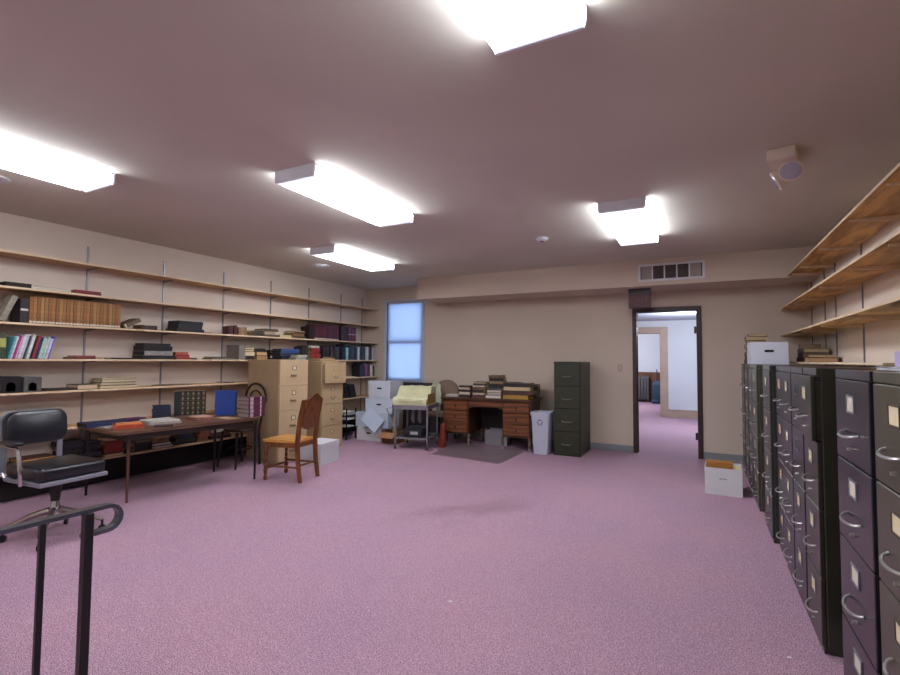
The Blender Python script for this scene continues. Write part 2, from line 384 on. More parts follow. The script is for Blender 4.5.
# exit sign
ex = thing('exit_sign', 'dark unlit exit sign above the left corner of the doorway', 'sign', (-.745, 7.18, 2.10), 0)
MB().box(-.142, .142, -.05, .05, .0, .2055, .004).build('housing', M('#4a2629', .5, .15, 8), ex)
MB().box(-.144, .144, -.0515, .05, .206, .2645).build('lid', M('#171314', .4), ex)
def text_mesh(body, size, depth=.001):
    cu = bpy.data.curves.new('txt', 'FONT'); cu.body = body; cu.size = size; cu.extrude = depth; cu.align_x = 'CENTER'; cu.align_y = 'CENTER'
    o = bpy.data.objects.new('txt', cu); C.objects.link(o)
    dg = bpy.context.evaluated_depsgraph_get()
    me = bpy.data.meshes.new_from_object(o.evaluated_get(dg))
    bpy.data.objects.remove(o); bpy.data.curves.remove(cu)
    return me
me = text_mesh('EXIT', .125); me.transform(Matrix.Rotation(R(90), 4, 'X'))
me.materials.append(M('#7a2f36', .4, .1, 10)); lt = bpy.data.objects.new('lettering', me); C.objects.link(lt); lt.parent = ex; lt.location = (0, -.0515, .1)
# light switch
sw = thing('light_switch', 'cream light switch plate left of the doorway', 'switch', (-1.077, YB, 1.245))
MB().box(-.036, .036, -.006, -.0003, -.058, .058, .002).build('plate', M('#b9ab9d', .5), sw)
MB().box(-.006, .006, -.014, -.0062, -.011, .011, .002).build('toggle', M('#c8bcae', .5), sw)

# ---------------------------------------------------------------- shelving
LZ = [2.312, 1.99, 1.665, 1.33, 1.02, .655, .302]       # tops of the left shelf boards
LN = ['top', 'second', 'third', 'fourth', 'fifth', 'sixth', 'lowest']
SX = -5.535                                               # front edge of the left boards
stdY = [1.08, 1.9, 2.727, 3.555, 4.39, 5.21, 6.014, 6.828, 7.45]
def bracket(parent, s, z, ln=.25):
    # triangular pressed-steel bracket, s = direction away from the wall
    MB().prism([(s*.012, z-.016), (s*ln, z-.0165), (s*ln, z-.022), (s*.06, z-.036), (s*.012, z-.036)], -.003, .003, 'XZ').build('bracket', steel_m, parent)
for k, y in enumerate(stdY):
    t = thing('shelf_standard', 'slotted grey shelf standard on the left wall, %s from the camera end' % ORD[k], 'shelf standard', (XL, y, .12), 0, 'left wall shelf standards')
    MB().box(.0005, .012, -.008, .008, 0, 2.42).build('rail', steel_m, t)
    for z in LZ:
        bracket(t, 1, z-.12-.002)
joints = [[1.0, 3.03, 5.45, 7.592], [1.0, 2.84, 5.3, 7.592], [1.0, 3.1, 5.5, 7.592], [1.0, 2.66, 5.1, 7.592], [1.0, 2.64, 4.49, 7.592], [1.0, 2.7, 5.2, 7.592], [1.0, 3.1, 5.0, 7.592]]
for lv, (z, jj) in enumerate(zip(LZ, joints)):
    for k, where in enumerate(('near the office chair', 'in the middle of the wall', 'at the window end')):
        o = MB().box(XL+.014, SX + random.uniform(-.004, .004), jj[k]+.002, jj[k+1]-.002, z-.019, z, .0008).build('shelf_board', board_m)
        xe = max(v.co.x for v in o.data.vertices)
        MB().box(xe+.0002, xe+.004, jj[k]+.002, jj[k+1]-.002, z-.019, z, .0008).build('edge_strip', shelf_m, o)
        tag(o, 'pale wood shelf board on the left wall, %s level, %s' % (LN[lv], where), 'shelf', 'left wall shelf boards')
# near-black strip below the lowest left shelf
o = MB().box(XL+.016, XL+.09, 1.0, 7.5, .01, .24).build('dark_strip', M('#171214', .7, .2, 5)); tag(o, 'long dark strip standing below the lowest left shelf', 'board')

RZ = [2.395, 2.05, 1.705, 1.358]
RN = ['top', 'second', 'third', 'lowest']
RX = .93
rstd = [-.4, .45, 1.2, 2.0, 2.75, 3.52, 4.3, 5.28, 6.2, 6.68, 7.4]
for k, y in enumerate(rstd):
    t = thing('shelf_standard', 'slotted grey shelf standard on the right wall, %s from the camera end' % ORD[k], 'shelf standard', (XR, y, 1.25), 0, 'right wall shelf standards')
    MB().box(-.012, -.0005, -.008, .008, 0, 1.25).build('rail', steel_m, t)
    for z in RZ[:3]:
        MB().prism([(-.012, z-1.25-.020), (-.30, z-1.25-.0205), (-.30, z-1.25-.034), (-.06, z-1.25-.055), (-.012, z-1.25-.055)], -.004, .004, 'XZ').build('bracket', M('#cdb596', .5), t)
ends = [(-.6, 6.87), (-.6, 7.56), (-.6, 7.5), (3.6, 6.8)]
for lv, (z, (a, b)) in enumerate(zip(RZ, ends)):
    if lv < 3:
        o = MB().box(RX, XR-.014, a, b, z-.018, z, .001).build('shelf_board', ply_m)
        o2 = MB().box(RX-.004, RX-.0002, a, b, z-.018, z, .001).build('edge_strip', shelf_m, o)
        tag(o, 'long plywood shelf board on the right wall, %s level' % RN[lv], 'shelf', 'right wall shelf boards')
    else:
        o = MB().box(RX, XR-.014, a, b, z-.016, z, .001).build('shelf_board', shelf_m)
        tag(o, 'pale shelf board lying just above the dark filing cabinets', 'shelf', 'right wall shelf boards')

# ---------------------------------------------------------------- books
page_mats = [M(c, .85, .22, 60, stretch=(1, 1, 6)) for c in ('#a8956f', '#8a7555', '#c4b48c')]
def cover_mat(h): return M(h, .5, .28, 30)
def book(name, label, cat, loc, t, h, d, col, flat=False, rz=0, lean=0, group=None, pages=None, band=None, bandz=(.08, .16), parts=True, lift=0):
    """upright: spine faces local +X, t thick along Y, h tall along Z, d deep along -X.  flat: thickness along Z, height along Y."""
    def tr(x0, x1, y0, y1, z0, z1):
        if not flat: return (x0, x1, y0, y1, z0, z1)
        return (x0, x1, z0-h/2, z1-h/2, y0+t/2, y1+t/2)
    c = min(.0032, t*.16); mb = MB()
    mb.box(*tr(-c, 0, -t/2, t/2, 0, h), bev=c*.35)
    mb.box(*tr(-d, -c-.0001, -t/2, -t/2+c, 0, h)); mb.box(*tr(-d, -c-.0001, t/2-c, t/2, 0, h))
    o = mb.build(name, cover_mat(col))
    o.location = loc; o.rotation_euler = (0, 0, rz)
    if lean: o.rotation_euler = (R(lean), 0, rz)
    tag(o, label, cat, group)
    if parts:
        e = .004 if h > .1 else .002
        MB().box(*tr(-d+e, -c-.0002, -t/2+c+.0002, t/2-c-.0002, e, h-e)).build('pages', pages or (M('#1b1a1c', .6, .1, 30) if name == 'ring_binder' else page_mats[random.choice((0, 0, 1, 2))]), o)
        if band:
            MB().box(*tr(.0002, .0012, -t/2+.001, t/2-.001, h*bandz[0], h*bandz[1])).build('spine_label', M(band, .6, .05), o)
    return o
def row(y0, y1, x, z, n, hr, d, cols, lab, cat='book', group=None, lean=0, band=None, bandz=(.05, .12), jit=.012, names='book', wr=(.7, 1.3)):
    ws = [random.uniform(*wr) for _ in range(n)]; s = sum(ws); y = y0
    for i in range(n):
        w = (y1-y0)*ws[i]/s
        t = (w-.0012) * (math.cos(R(lean)) if lean else 1)
        h = random.uniform(*hr)
        yc = y + w/2
        zz = z + .0006
        if lean:   # rotate about the base: keep the low corner on the shelf
            zz = z + .0006 + abs(math.sin(R(lean)))*t/2
        L = lab(i) if callable(lab) else lab
        book(names, L, cat, (x + random.uniform(-jit, jit), yc, zz), t, h, d, cols[i % len(cols)], lean=lean, group=group, band=(band[i % len(band)] if isinstance(band, (list, tuple)) else band), bandz=bandz)
        y += w
def stack(x, y, z, items, lab, rz=0, group=None, jit=.012, cat='book', name='book'):
    """items bottom to top: (thick, length, depth, colour[, pages out])"""
    zz = z + .0006
    for i, it in enumerate(items):
        t, h, d, col = it[:4]; flip = len(it) > 4 and it[4]
        a = rz + random.uniform(-.06, .06) + (PI if flip else 0)
        # x,y = centre of the stack
        ca, sa = math.cos(a), math.sin(a)
        L = lab(i, len(items)) if callable(lab) else lab
        jx, jy = random.uniform(-jit, jit), random.uniform(-jit, jit)
        ccol = random.choice(('#2a2522', '#4a3a30', '#4e2a28', '#2c2e33', '#5c4836')) if flip and name in ('book', 'ledger') and t > .018 else col
        book(name, L, cat, (x + ca*d/2 + jx, y + sa*d/2 + jy, zz), t, h, d, ccol, flat=True, rz=a, group=group, pages=M(col, .85, .2, 60, stretch=(1, 1, 6)) if flip else (M('#9a9088', .85, .15, 60) if col in ('#4a1830', '#571c38', '#4d1932', '#5a1e3a', '#511a35') else None))
        zz += t + .0008
def place(i, n):
    if n == 1: return 'alone'
    if i == 0: return 'lowest'
    if i == n-1: return 'topmost'
    if n == 3: return 'middle one'
    return '%s up' % ORD[i]
def stl(colname, what, where):
    return lambda i, n: '%s %s, %s of %s' % (colname[i] if isinstance(colname, (list, tuple)) else colname, what, place(i, n), where)

BX = -5.565            # spine plane on the left shelves
def pad(s): return s
# -- second shelf
stack(-5.72, 1.88, LZ[1], [(.05, .12, .2, '#15130f')], 'small black book lying at the left end of the second shelf')
stack(-5.70, 2.06, LZ[1], [(.045, .2, .22, '#2b251f', True)], 'cream paged book lying with its page edges out, left end of second shelf')
stack(-5.70, 2.32, LZ[1], [(.012, .34, .22, '#cfc6b2', True), (.016, .32, .22, '#d6d0c0', True), (.008, .24, .2, '#b8b09c')],
      stl('pale cream', 'ledger', 'the flat pile on the second shelf'), name='ledger', cat='ledger')
stack(-5.70, 2.64, LZ[1], [(.022, .235, .2, '#6a1d24'), (.022, .235, .2, '#7c2228')], stl('dark red', 'book', 'the red pair lying on the second shelf'))
# -- third shelf
book('book', 'grey covered book leaning at the left end of the third shelf', 'book', (BX, 1.945, LZ[2]+.012), .045, .25, .2, '#8a8674', lean=-21)
row(2.068, 2.137, BX, LZ[2], 2, (.225, .23), .2, ['#241d22', '#2b2226'], lambda i: ('dark volume with white bands touching the grey leaning book', 'dark volume with white bands touching the long brown set')[i], band='#cfc9c0', bandz=(.5, .58), lean=0, wr=(1, 1))
nb = 27
row(2.14, 2.935, BX+.005, LZ[2], nb, (.252, .258), .2, ['#8a5a2a', '#9a6a36', '#7d5428', '#a3743e', '#8c6632'],
    lambda i: 'brown leather volume of the long set on the third shelf, %s from the left' % ORD[i], group='brown leather set on the third shelf', band='#d8d2c2', bandz=(.03, .09), jit=.003, wr=(.92, 1.08))
book('book', 'brown volume leaning against the right end of the long brown set', 'book', (BX, 2.978, LZ[2]+.0212), .045, .19, .19, '#6a543c', lean=-63, band='#d0c8b6', bandz=(.06, .14))
stack(-5.69, 3.26, LZ[2], [(.052, .16, .2, '#3a2a26')], 'dark brown book lying beside the leaning brown volume on the third shelf')
stack(-5.70, 3.76, LZ[2], [(.04, .36, .23, '#15161a'), (.045, .31, .23, '#1b1d22'), (.05, .32, .22, '#0f1013')], stl('black', 'ring binder', 'the binder pile on the third shelf'), name='ring_binder', cat='binder')
stack(-5.69, 4.02, LZ[2], [(.018, .12, .15, '#a8796c')], 'small pinkish pamphlet lying right of the black binders', cat='pamphlet', name='pamphlet')
row(4.29, 4.42, BX, LZ[2], 4, (.11, .13), .12, ['#4a2522', '#552a26', '#3c201e', '#5a2e28'], lambda i: 'small dark red brown book on the third shelf, %s in its group of four' % ORD[i], lean=0)
row(4.43, 4.58, BX, LZ[2], 3, (.10, .115), .12, ['#8c6a4c', '#9a7858', '#836247'], lambda i: 'small tan book on the third shelf, %s in its group of three' % ORD[i])
stack(-5.70, 4.79, LZ[2], [(.04, .2, .2, '#3b352c'), (.035, .17, .18, '#4a4136')], stl('dull brown', 'book', 'the low pile left of the loose shelf pile'))
stack(-5.70, 5.03, LZ[2], [(.03, .24, .22, '#5b5040'), (.05, .2, .2, '#b2a284', True), (.02, .28, .2, '#6a5a48'), (.014, .26, .2, '#3a2a24')], stl(['olive brown', 'page-edged cream', 'brown', 'dark'], 'book', 'the loose pile on the third shelf'))
stack(-5.70, 5.30, LZ[2], [(.04, .22, .22, '#c9b98c', True)], 'yellowish paper bundle lying on the third shelf above the tan cabinets', name='paper_bundle', cat='papers')
stack(-5.70, 5.59, LZ[2], [(.035, .26, .22, '#4b3d2c'), (.04, .24, .21, '#8a6c48', True), (.03, .24, .2, '#574632'), (.012, .23, .2, '#c4b48e')], stl(['dark brown', 'tan', 'brown', 'pale'], 'book', 'the flat pile left of the maroon set'))
row(5.76, 5.87, BX, LZ[2], 2, (.2, .21), .19, ['#1d1716', '#251a1b'], lambda i: 'black volume standing left of the maroon set, %s of two' % ORD[i])
row(5.88, 6.47, BX, LZ[2], 11, (.238, .245), .2, ['#4d1c2a', '#56202f', '#481a28'], lambda i: 'maroon volume of the white-labelled set, %s from its left end' % ORD[i], group='maroon set on the third shelf', band='#cdbfb8', bandz=(.03, .1), jit=.003, wr=(.95, 1.05))
row(6.54, 6.72, BX, LZ[2], 2, (.25, .255), .22, ['#2b1219', '#33151e'], lambda i: 'thick very dark maroon volume beside the banded maroon books, %s of two' % ORD[i])
row(6.73, 6.95, BX, LZ[2], 4, (.25, .256), .22, ['#5c2434', '#541f30'], lambda i: 'maroon volume with pale bands at the end of third shelf, %s of four' % ORD[i], band='#b79aa0', bandz=(.45, .52))
# -- fourth shelf
row(1.85, 1.98, BX, LZ[3], 2, (.23, .25), .2, ['#22302a', '#37422a'], lambda i: ('dark green binder at the left end of the fourth shelf', 'dark binder with a yellow green label on the fourth shelf')[i], band='#a3a85a', bandz=(.45, .8), names='ring_binder', cat='binder')
cl = ['#5fa0a8', '#c2d6d6', '#b9327a', '#c8c3d2', '#cfcdd6', '#bdb9c8', '#2c4440', '#d0d2cf', '#1c1a1e', '#8c2a2c', '#1f2b55', '#a9c4b8', '#cad6cc', '#b8ccc6', '#c3c4d4', '#6a5fae']
cn = ['teal', 'pale blue', 'magenta', 'lilac white', 'cool white', 'pale mauve', 'dark green', 'narrow white', 'black', 'red and black', 'navy', 'pale green', 'pale mint', 'grey green', 'greyish white', 'violet']
row(1.995, 2.31, BX, LZ[3], 16, (.195, .235), .18, cl, lambda i: '%s paperback leaning in the bright row on the fourth shelf' % cn[i], group='bright paperbacks on the fourth shelf', lean=-13, names='paperback')
stack(-5.69, 2.63, LZ[3], [(.02, .2, .2, '#6b2f30'), (.016, .18, .18, '#8a4a44')], stl(['dark red', 'dusty red'], 'book', 'the flat pair near the bright paperbacks'))
stack(-5.69, 2.785, LZ[3], [(.022, .09, .15, '#b29a80')], 'small beige pamphlet beside the flat red pair on the fourth shelf', name='pamphlet', cat='pamphlet')
stack(-5.69, 3.0, LZ[3], [(.016, .26, .2, '#1a1513')], 'thin black book lying alone on the fourth shelf')
stack(-5.70, 3.38, LZ[3], [(.045, .36, .23, '#191618'), (.05, .34, .22, '#8f8c86'), (.058, .33, .22, '#141114'), (.03, .3, .2, '#231c1c')], stl(['black', 'silver spined', 'textured black', 'dark'], 'binder', 'the bulky pile on the fourth shelf'), name='ring_binder', cat='binder')
stack(-5.69, 3.68, LZ[3], [(.03, .17, .18, '#9a3a2c'), (.03, .17, .18, '#8c3028'), (.028, .15, .17, '#a4523c')], stl('brick red', 'book', 'the small red pile on the fourth shelf'))
stack(-5.69, 3.83, LZ[3], [(.02, .1, .16, '#3a2a26')], 'thin dark pamphlet right of the small red pile', name='pamphlet', cat='pamphlet')
stack(-5.69, 4.24, LZ[3], [(.016, .34, .22, '#6b625c'), (.02, .3, .2, '#5a514c')], stl('grey brown', 'book', 'the flat pair near the end of fourth shelf'))
def mag_file(label, x, y, z, w, d, h, col, arch=True, rz=0, name='magazine_file', cat='magazine file'):
    t = thing(name, label, cat, (x, y, z+.0006), rz)
    mb = MB()
    if arch:
        k = 10
        inner = [(-w*.24, .012)] + [(w*.24*-math.cos(PI*q/k), h*.42 + w*.24*math.sin(PI*q/k)) for q in range(k+1)] + [(w*.24, .012)]
        bmv = [(-w/2, 0), (-w/2, h), (w/2, h), (w/2, 0)]
        # front panel with an arched cutout, built from two side pieces and a top piece
        mb.box(0, .004, -w/2, -w*.24, 0, h); mb.box(0, .004, w*.24, w/2, 0, h); mb.box(0, .004, -w*.24, w*.24, 0, .012)
        arc = [(w*.24*math.cos(PI*q/k), h*.42 + w*.24*math.sin(PI*q/k)) for q in range(k+1)]
        mb.prism(arc[::-1] + [(w*.24, h), (-w*.24, h)][::1], 0, .004, 'YZ')
    else:
        mb.box(0, .004, -w/2, w/2, 0, h)
    mb.build('front_panel', col, t)
    MB().box(-d, -.0002, -w/2, -w/2+.004, 0, h).box(-d, -.0002, w/2-.004, w/2, 0, h).box(-d, -d+.004, -w/2+.0041, w/2-.0041, 0, h).box(-d+.0041, -.0002, -w/2+.0041, w/2-.0041, 0, .004).box(-d+.0041, -.0002, -w/2+.0041, w/2-.0041, h-.004, h).build('body', col, t)
    return t
# grey upright box where the fourth shelf meets the tan cabinets
mag_file('grey upright box file standing left of the tan cabinets on fourth shelf', BX, 4.50, LZ[3], .1, .24, .2, M('#7d766c', .7), arch=False, name='box_file', cat='box file')
stack(-5.70, 4.65, LZ[3], [(.05, .14, .2, '#2e2620'), (.06, .17, .22, '#d2c39a', True), (.03, .17, .21, '#cdbb8c', True), (.03, .16, .2, '#d8cba8', True)], stl(['dark brown', 'cream', 'cream paged', 'pale yellow'], 'book', 'the cream pile beside the grey box file'))
stack(-5.70, 4.86, LZ[3], [(.06, .2, .22, '#b08a5e', True), (.05, .19, .2, '#caa577', True), (.03, .2, .22, '#231d1c'), (.02, .18, .2, '#3a3432')], stl(['tan', 'light tan', 'black', 'charcoal'], 'book', 'the tan pile behind the first tan cabinet'))
stack(-5.70, 5.12, LZ[3], [(.03, .22, .2, '#1c1b1e'), (.05, .2, .2, '#6d7480'), (.03, .2, .2, '#39455a'), (.03, .2, .2, '#1f2430')], stl(['black', 'blue grey', 'slate', 'dark slate'], 'binder', 'the slate pile above the first tan cabinet'), name='ring_binder', cat='binder')
row(5.62, 5.76, BX, LZ[3], 3, (.2, .23), .19, ['#2b2620', '#1e1b1a', '#343025'], lambda i: 'dark volume left of the red law stack, %s of three' % ORD[i])
stack(-5.68, 5.93, LZ[3], [(.047, .2, .23, '#8a2c26'), (.047, .2, .23, '#9a342c'), (.047, .2, .23, '#8a2c26'), (.047, .2, .23, '#983028'), (.044, .2, .22, '#d4cabc', True)], stl(['red', 'red', 'red', 'red', 'white'], 'law volume', 'the stack between the two tan cabinets'))
row(6.09, 6.52, BX, LZ[3], 9, (.19, .25), .19, ['#26262c', '#1c2330', '#3b3338', '#1b1b20', '#4a3c40', '#20262c', '#2c2a30', '#4f4548', '#1d1d22'], lambda i: 'dark book on fourth shelf behind the second tan cabinet, %s from the left' % ORD[i], group='dark books behind the second tan cabinet')
fc = ['#222a33', '#1a1d24', '#8fc0c4', '#23262c', '#2f3640', '#1b1c20', '#3a4650', '#c8ced0', '#1e2228', '#2a2d36', '#20242a', '#b8b8b0', '#c9c4b8', '#332b2a', '#191a1e', '#a9b0b6']
fn = ['slate', 'black', 'pale teal', 'charcoal', 'blue grey', 'black', 'grey blue', 'white', 'dark', 'navy grey', 'dark', 'pale grey', 'cream', 'brown black', 'black', 'light grey']
row(6.56, 7.5, BX, LZ[3], 16, (.21, .275), .2, fc, lambda i: '%s book by the window on fourth shelf, %s from the left' % (fn[i], ORD[i]), group='books by the window on the fourth shelf')
# -- fifth shelf
mag_file('black metal file box with arched cutout at the left end of fifth shelf', BX, 2.03, LZ[4], .145, .2, .15, M('#131215', .4))
mag_file('grey metal file box with arched cutout on the fifth shelf', BX, 2.19, LZ[4], .135, .2, .14, M('#565552', .4))
stack(-5.69, 2.455, LZ[4], [(.02, .26, .2, '#241c1a')], 'thin dark book lying alone on the fifth shelf')
stack(-5.69, 2.675, LZ[4], [(.05, .19, .2, '#cdb69a', True)], 'cream page-edged book left of the fifth shelf pile')
stack(-5.70, 2.97, LZ[4], [(.03, .37, .22, '#d0c3a0', True), (.03, .35, .22, '#cbbd98', True), (.03, .34, .22, '#d2c6a6', True), (.016, .34, .2, '#c8ba94', True)], stl(['cream', 'pale cream', 'yellowish cream', 'thin cream'], 'ledger', 'the cream pile on the fifth shelf'), name='ledger', cat='ledger')
stack(-5.68, 3.62, LZ[4], [(.008, .4, .2, '#6d5544')], 'thin brown folder lying alone on the fifth shelf', name='folder', cat='folder')
stack(-5.68, 4.34, LZ[4], [(.01, .16, .18, '#2a2320')], 'thin dark folder near the tan cabinet on the fifth shelf', name='folder', cat='folder')
c5 = ['#1c1c22', '#23263a', '#1a1a1e', '#3a2c5a', '#8a4a6c', '#5c2a3a', '#1d181a', '#d3cab0', '#b9b09a', '#20222a']
n5 = ['black', 'navy', 'charcoal', 'violet', 'mauve', 'maroon', 'very dark', 'cream', 'dull cream', 'dark slate']
row(7.06, 7.52, BX, LZ[4], 10, (.2, .26), .19, c5, lambda i: '%s book on the fifth shelf by the window' % n5[i], group='books on the fifth shelf by the window')
stack(-5.68, 6.75, LZ[4], [(.012, .4, .24, '#cdb991', True)], 'flat tan folder lying on the fifth shelf by the window books', name='folder', cat='folder')
# -- sixth shelf
stack(-5.70, 2.24, LZ[5], [(.06, .36, .23, '#9c7a50', True), (.05, .33, .22, '#7d6344'), (.04, .34, .22, '#b59a6c', True)], stl(['tan', 'brown', 'light tan'], 'ledger', 'the pile behind the office chair'), name='ledger', cat='ledger')
row(6.62, 7.0, BX, LZ[5], 6, (.22, .27), .2, ['#151416', '#1b191c', '#121113'], lambda i: 'black binder leaning on the sixth shelf, %s from the left' % ORD[i], lean=18, wr=(1, 1), names='ring_binder', cat='binder', group='black leaning binders on the sixth shelf')
# -- lowest shelf
stack(-5.70, 1.9, LZ[6], [(.05, .2, .2, '#2a2422'), (.06, .2, .2, '#c9b070', True), (.06, .18, .2, '#d4d0c8', True)], stl(['dark', 'yellowish', 'white paged'], 'book', 'the lowest shelf pile left of the office chair'))
stack(-5.70, 2.27, LZ[6], [(.05, .3, .23, '#b58d50', True), (.04, .28, .23, '#c09a5c', True)], stl(['ochre', 'yellow ochre'], 'ledger', 'the lowest shelf pile behind the office chair'), name='ledger', cat='ledger')
stack(-5.68, 2.56, LZ[6], [(.05, .2, .2, '#18171a', True), (.05, .2, .2, '#1b1a1e', True), (.05, .19, .2, '#141316'), (.05, .2, .2, '#202024', True)], stl('black', 'book', 'the pale-edged pile under the table left end'))
stack(-5.68, 2.735, LZ[6], [(.035, .15, .2, '#2a2630', True), (.035, .15, .2, '#25222a'), (.03, .14, .2, '#1e1c22', True), (.04, .15, .2, '#2b2932'), (.03, .15, .2, '#18171c', True)], stl('dark grey', 'book', 'the narrow pile left of the low red pile'))
stack(-5.66, 2.92, LZ[6], [(.03, .185, .24, '#cdb888', True), (.045, .17, .2, '#8a2a24'), (.04, .17, .2, '#9a2f28'), (.04, .165, .2, '#8c2c26'), (.035, .16, .2, '#cfa98a', True)], stl(['cream', 'red', 'bright red', 'red cloth', 'pale edged'], 'book', 'the low red pile under the table'))
stack(-5.69, 3.075, LZ[6], [(.06, .075, .18, '#161418'), (.06, .075, .18, '#1d1a20')], stl('small black', 'book', 'the pile right of the low red pile'))
stack(-5.69, 3.245, LZ[6], [(.04, .2, .2, '#3a3632'), (.05, .2, .2, '#25282a'), (.03, .2, .2, '#6d6e60', True), (.04, .2, .2, '#4d5148')], stl(['charcoal', 'dark grey', 'grey green', 'olive grey'], 'book', 'the greenish pile under the table'))
stack(-5.66, 3.45, LZ[6], [(.03, .22, .22, '#d4d0c4', True), (.03, .2, .22, '#cfccc6', True), (.05, .15, .2, '#7a5c3a'), (.035, .16, .2, '#c2a468', True), (.03, .15, .2, '#caa868', True)], stl(['white', 'greyish white', 'brown', 'tan', 'yellow tan'], 'book', 'the mixed pile under the middle of the table'))
stack(-5.69, 3.74, LZ[6], [(.03, .28, .22, '#1a191a'), (.03, .25, .2, '#26231f')], stl(['black', 'dark brown'], 'binder', 'the flat pair under the middle of the table'), name='ring_binder', cat='binder')
stack(-5.69, 3.74, LZ[6]+.065, [(.05, .16, .2, '#182036'), (.04, .15, .2, '#121728')], stl('navy', 'book', 'the navy pair on binders under the table'))
stack(-5.67, 3.975, LZ[6], [(.05, .13, .2, '#7d5a44'), (.045, .13, .2, '#8a4a3c'), (.05, .12, .2, '#7c4438'), (.045, .13, .2, '#8e5846')], stl(['brown', 'rust', 'dull rust', 'light rust'], 'book', 'the rust pile left of the table rear leg'))
stack(-5.67, 4.22, LZ[6], [(.04, .3, .2, '#3a2a24', True), (.04, .3, .2, '#5a3230'), (.045, .28, .2, '#b9b2a6', True), (.045, .28, .2, '#c4bfb4', True), (.045, .27, .2, '#bab4ac', True)], stl(['dark', 'dull red', 'white paged', 'pale grey paged', 'grey white'], 'volume', 'the pile under the right end of the table'))
stack(-5.68, 6.85, LZ[6], [(.05, .35, .22, '#28262a'), (.03, .33, .22, '#cfcfd2', True)], stl(['dark', 'white'], 'binder', 'the low pile by the white boxes'), name='ring_binder', cat='binder')

# ---------------------------------------------------------------- filing cabinets
def cabinet(label, x, y, rz, w, d, h, n, body, handle='loop', opened=None, cards=True, rim=.035, cardcol='#d8cba4', toe=.03, holder=None, group=None, hm=None, cw=.03, ch=.026):
    """x,y = middle of the front edge on the floor; front faces local +X"""
    t = thing('filing_cabinet', label, 'filing cabinet', (x, y, 0), rz, group)
    MB().box(-d, -.018, -w/2, w/2, 0.002, h, .003).build('body', body, t)
    if rim: MB().box(-.0175, .0, -w/2, w/2, h-rim, h, .002).build('front_rim', body, t)
    if rim: MB().box(-.0175, -.004, -w/2, w/2, .002, toe).build('toe_plate', body, t)
    ph = (h-rim-toe)/n
    for k in range(n):
        z1 = h-rim-.004-k*ph; z0 = z1-ph+.006
        ox = opened.get(k, 0) if opened else 0
        mb = MB().box(-.0172+ox, .002+ox, -w/2+.008, w/2-.008, z0, z1, .003)
        if ox: mb.box(-.3, -.0173+ox, -w/2+.014, -w/2+.016, z0+.01, z1-.03).box(-.3, -.0173+ox, w/2-.016, w/2-.014, z0+.01, z1-.03) if False else mb.box(-.0179, -.0173+ox, -w/2+.014, w/2-.014, z0+.01, z1-.03)
        dr = mb.build('drawer', body, t)
        zc = z0 + ph*.70
        if handle == 'loop':
            zh = z0 + ph*.36; hw = min(.092, w*.22)
            pts = [(.002+ox + .034*math.sin(PI*q/8), -hw*math.cos(PI*q/8), zh - .012*math.sin(PI*q/8)) for q in range(9)]
            MB().tube(pts, .0055, 6).build('handle', hm or steel_m, dr, smooth=True)
            MB().cyl((.0022+ox, .0, z0+ph*.17), (.016+ox, .0, z0+ph*.17), .008, .006, 8).build('latch', hm or steel_m, dr, smooth=True)
        elif handle == 'bar':
            zh = z0 + ph*.42
            pts = [(.0022+ox, -.07, zh+.01), (.03+ox, -.062, zh), (.034+ox, 0, zh-.004), (.03+ox, .062, zh), (.0022+ox, .07, zh+.01)]
            MB().tube(pts, .008, 6).build('handle', hm or steel_m, dr, smooth=True)
        elif handle == 'tag':
            zh = z0 + ph*.40
            MB().box(.0022+ox, .006+ox, -.055, .035, zh-.018, zh+.012, .001).box(.0062+ox, .022+ox, -.05, .03, zh+.004, zh+.010, .001).build('handle', hm, dr)
        elif handle == 'ring':
            zh = z0 + ph*.33
            pts = [(.012+ox, .035*math.cos(a), zh + .03*math.sin(a)) for a in [PI*q/8 for q in range(8, 17)]]
            MB().tube([(.0022+ox, -.035, zh)] + pts + [(.0022+ox, .035, zh)], .005, 6).build('handle', hm, dr, smooth=True)
        if cards:
            MB().ring(rect(-cw, cw, zc-ch, zc+ch), rect(-cw+.006, cw-.006, zc-ch+.006, zc+ch-.006), .0022+ox, .006+ox, 'YZ').build('label_holder', holder or steel_m, dr)
            if cards is True or k in cards:
                MB().box(.0022+ox, .0034+ox, -cw+.0065, cw-.0065, zc-ch+.0065, zc+ch-.0065).build('label_card', M(cardcol, .7, .06, 30), dr)
    return t
ol1 = M('#43412f', .33, .1, 5, spec=.6); ol2 = M('#232322', .3, .1, 5, spec=.6); bl1 = M('#1b1c22', .26, .12, 4, spec=.7)
gr1 = M('#383a35', .35, .1, 5, spec=.6); gr2 = M('#26272b', .3, .1, 5, spec=.6)
F = PI   # fronts face -X
hmr = M('#a9a9a4', .3, .05, 10, metal=.6)
g = 'dark filing cabinets along the right wall'
def rcab(y0, y1, xf, mat, label, **k):
    return cabinet(label, xf, (y0+y1)/2, F, y1-y0, .68, 1.33, 4, mat, group=g, hm=hmr, cw=.05, ch=.034, **k)
rcab(1.66, 2.06, .505, ol1, 'olive grey filing cabinet cut by the right photo edge', holder=M('#4a4034', .5))
rcab(2.075, 2.53, .50, bl1, 'blue black filing cabinet with a cream card on every drawer, second from the photo edge', cardcol='#cfc8b8')
rcab(2.85, 3.19, .49, M('#2d2c22', .3, .1, 5, spec=.6), 'dark olive cabinet with its top drawer slightly open, before the black gap', opened={0: .02})
rcab(3.21, 3.57, .49, gr2, 'dark grey cabinet just behind the one with the slightly open drawer', cards=(2, 3))
rcab(3.58, 3.93, .49, M('#27272c', .3, .1, 5, spec=.6), 'slate grey cabinet, third beyond the black gap in the right row')
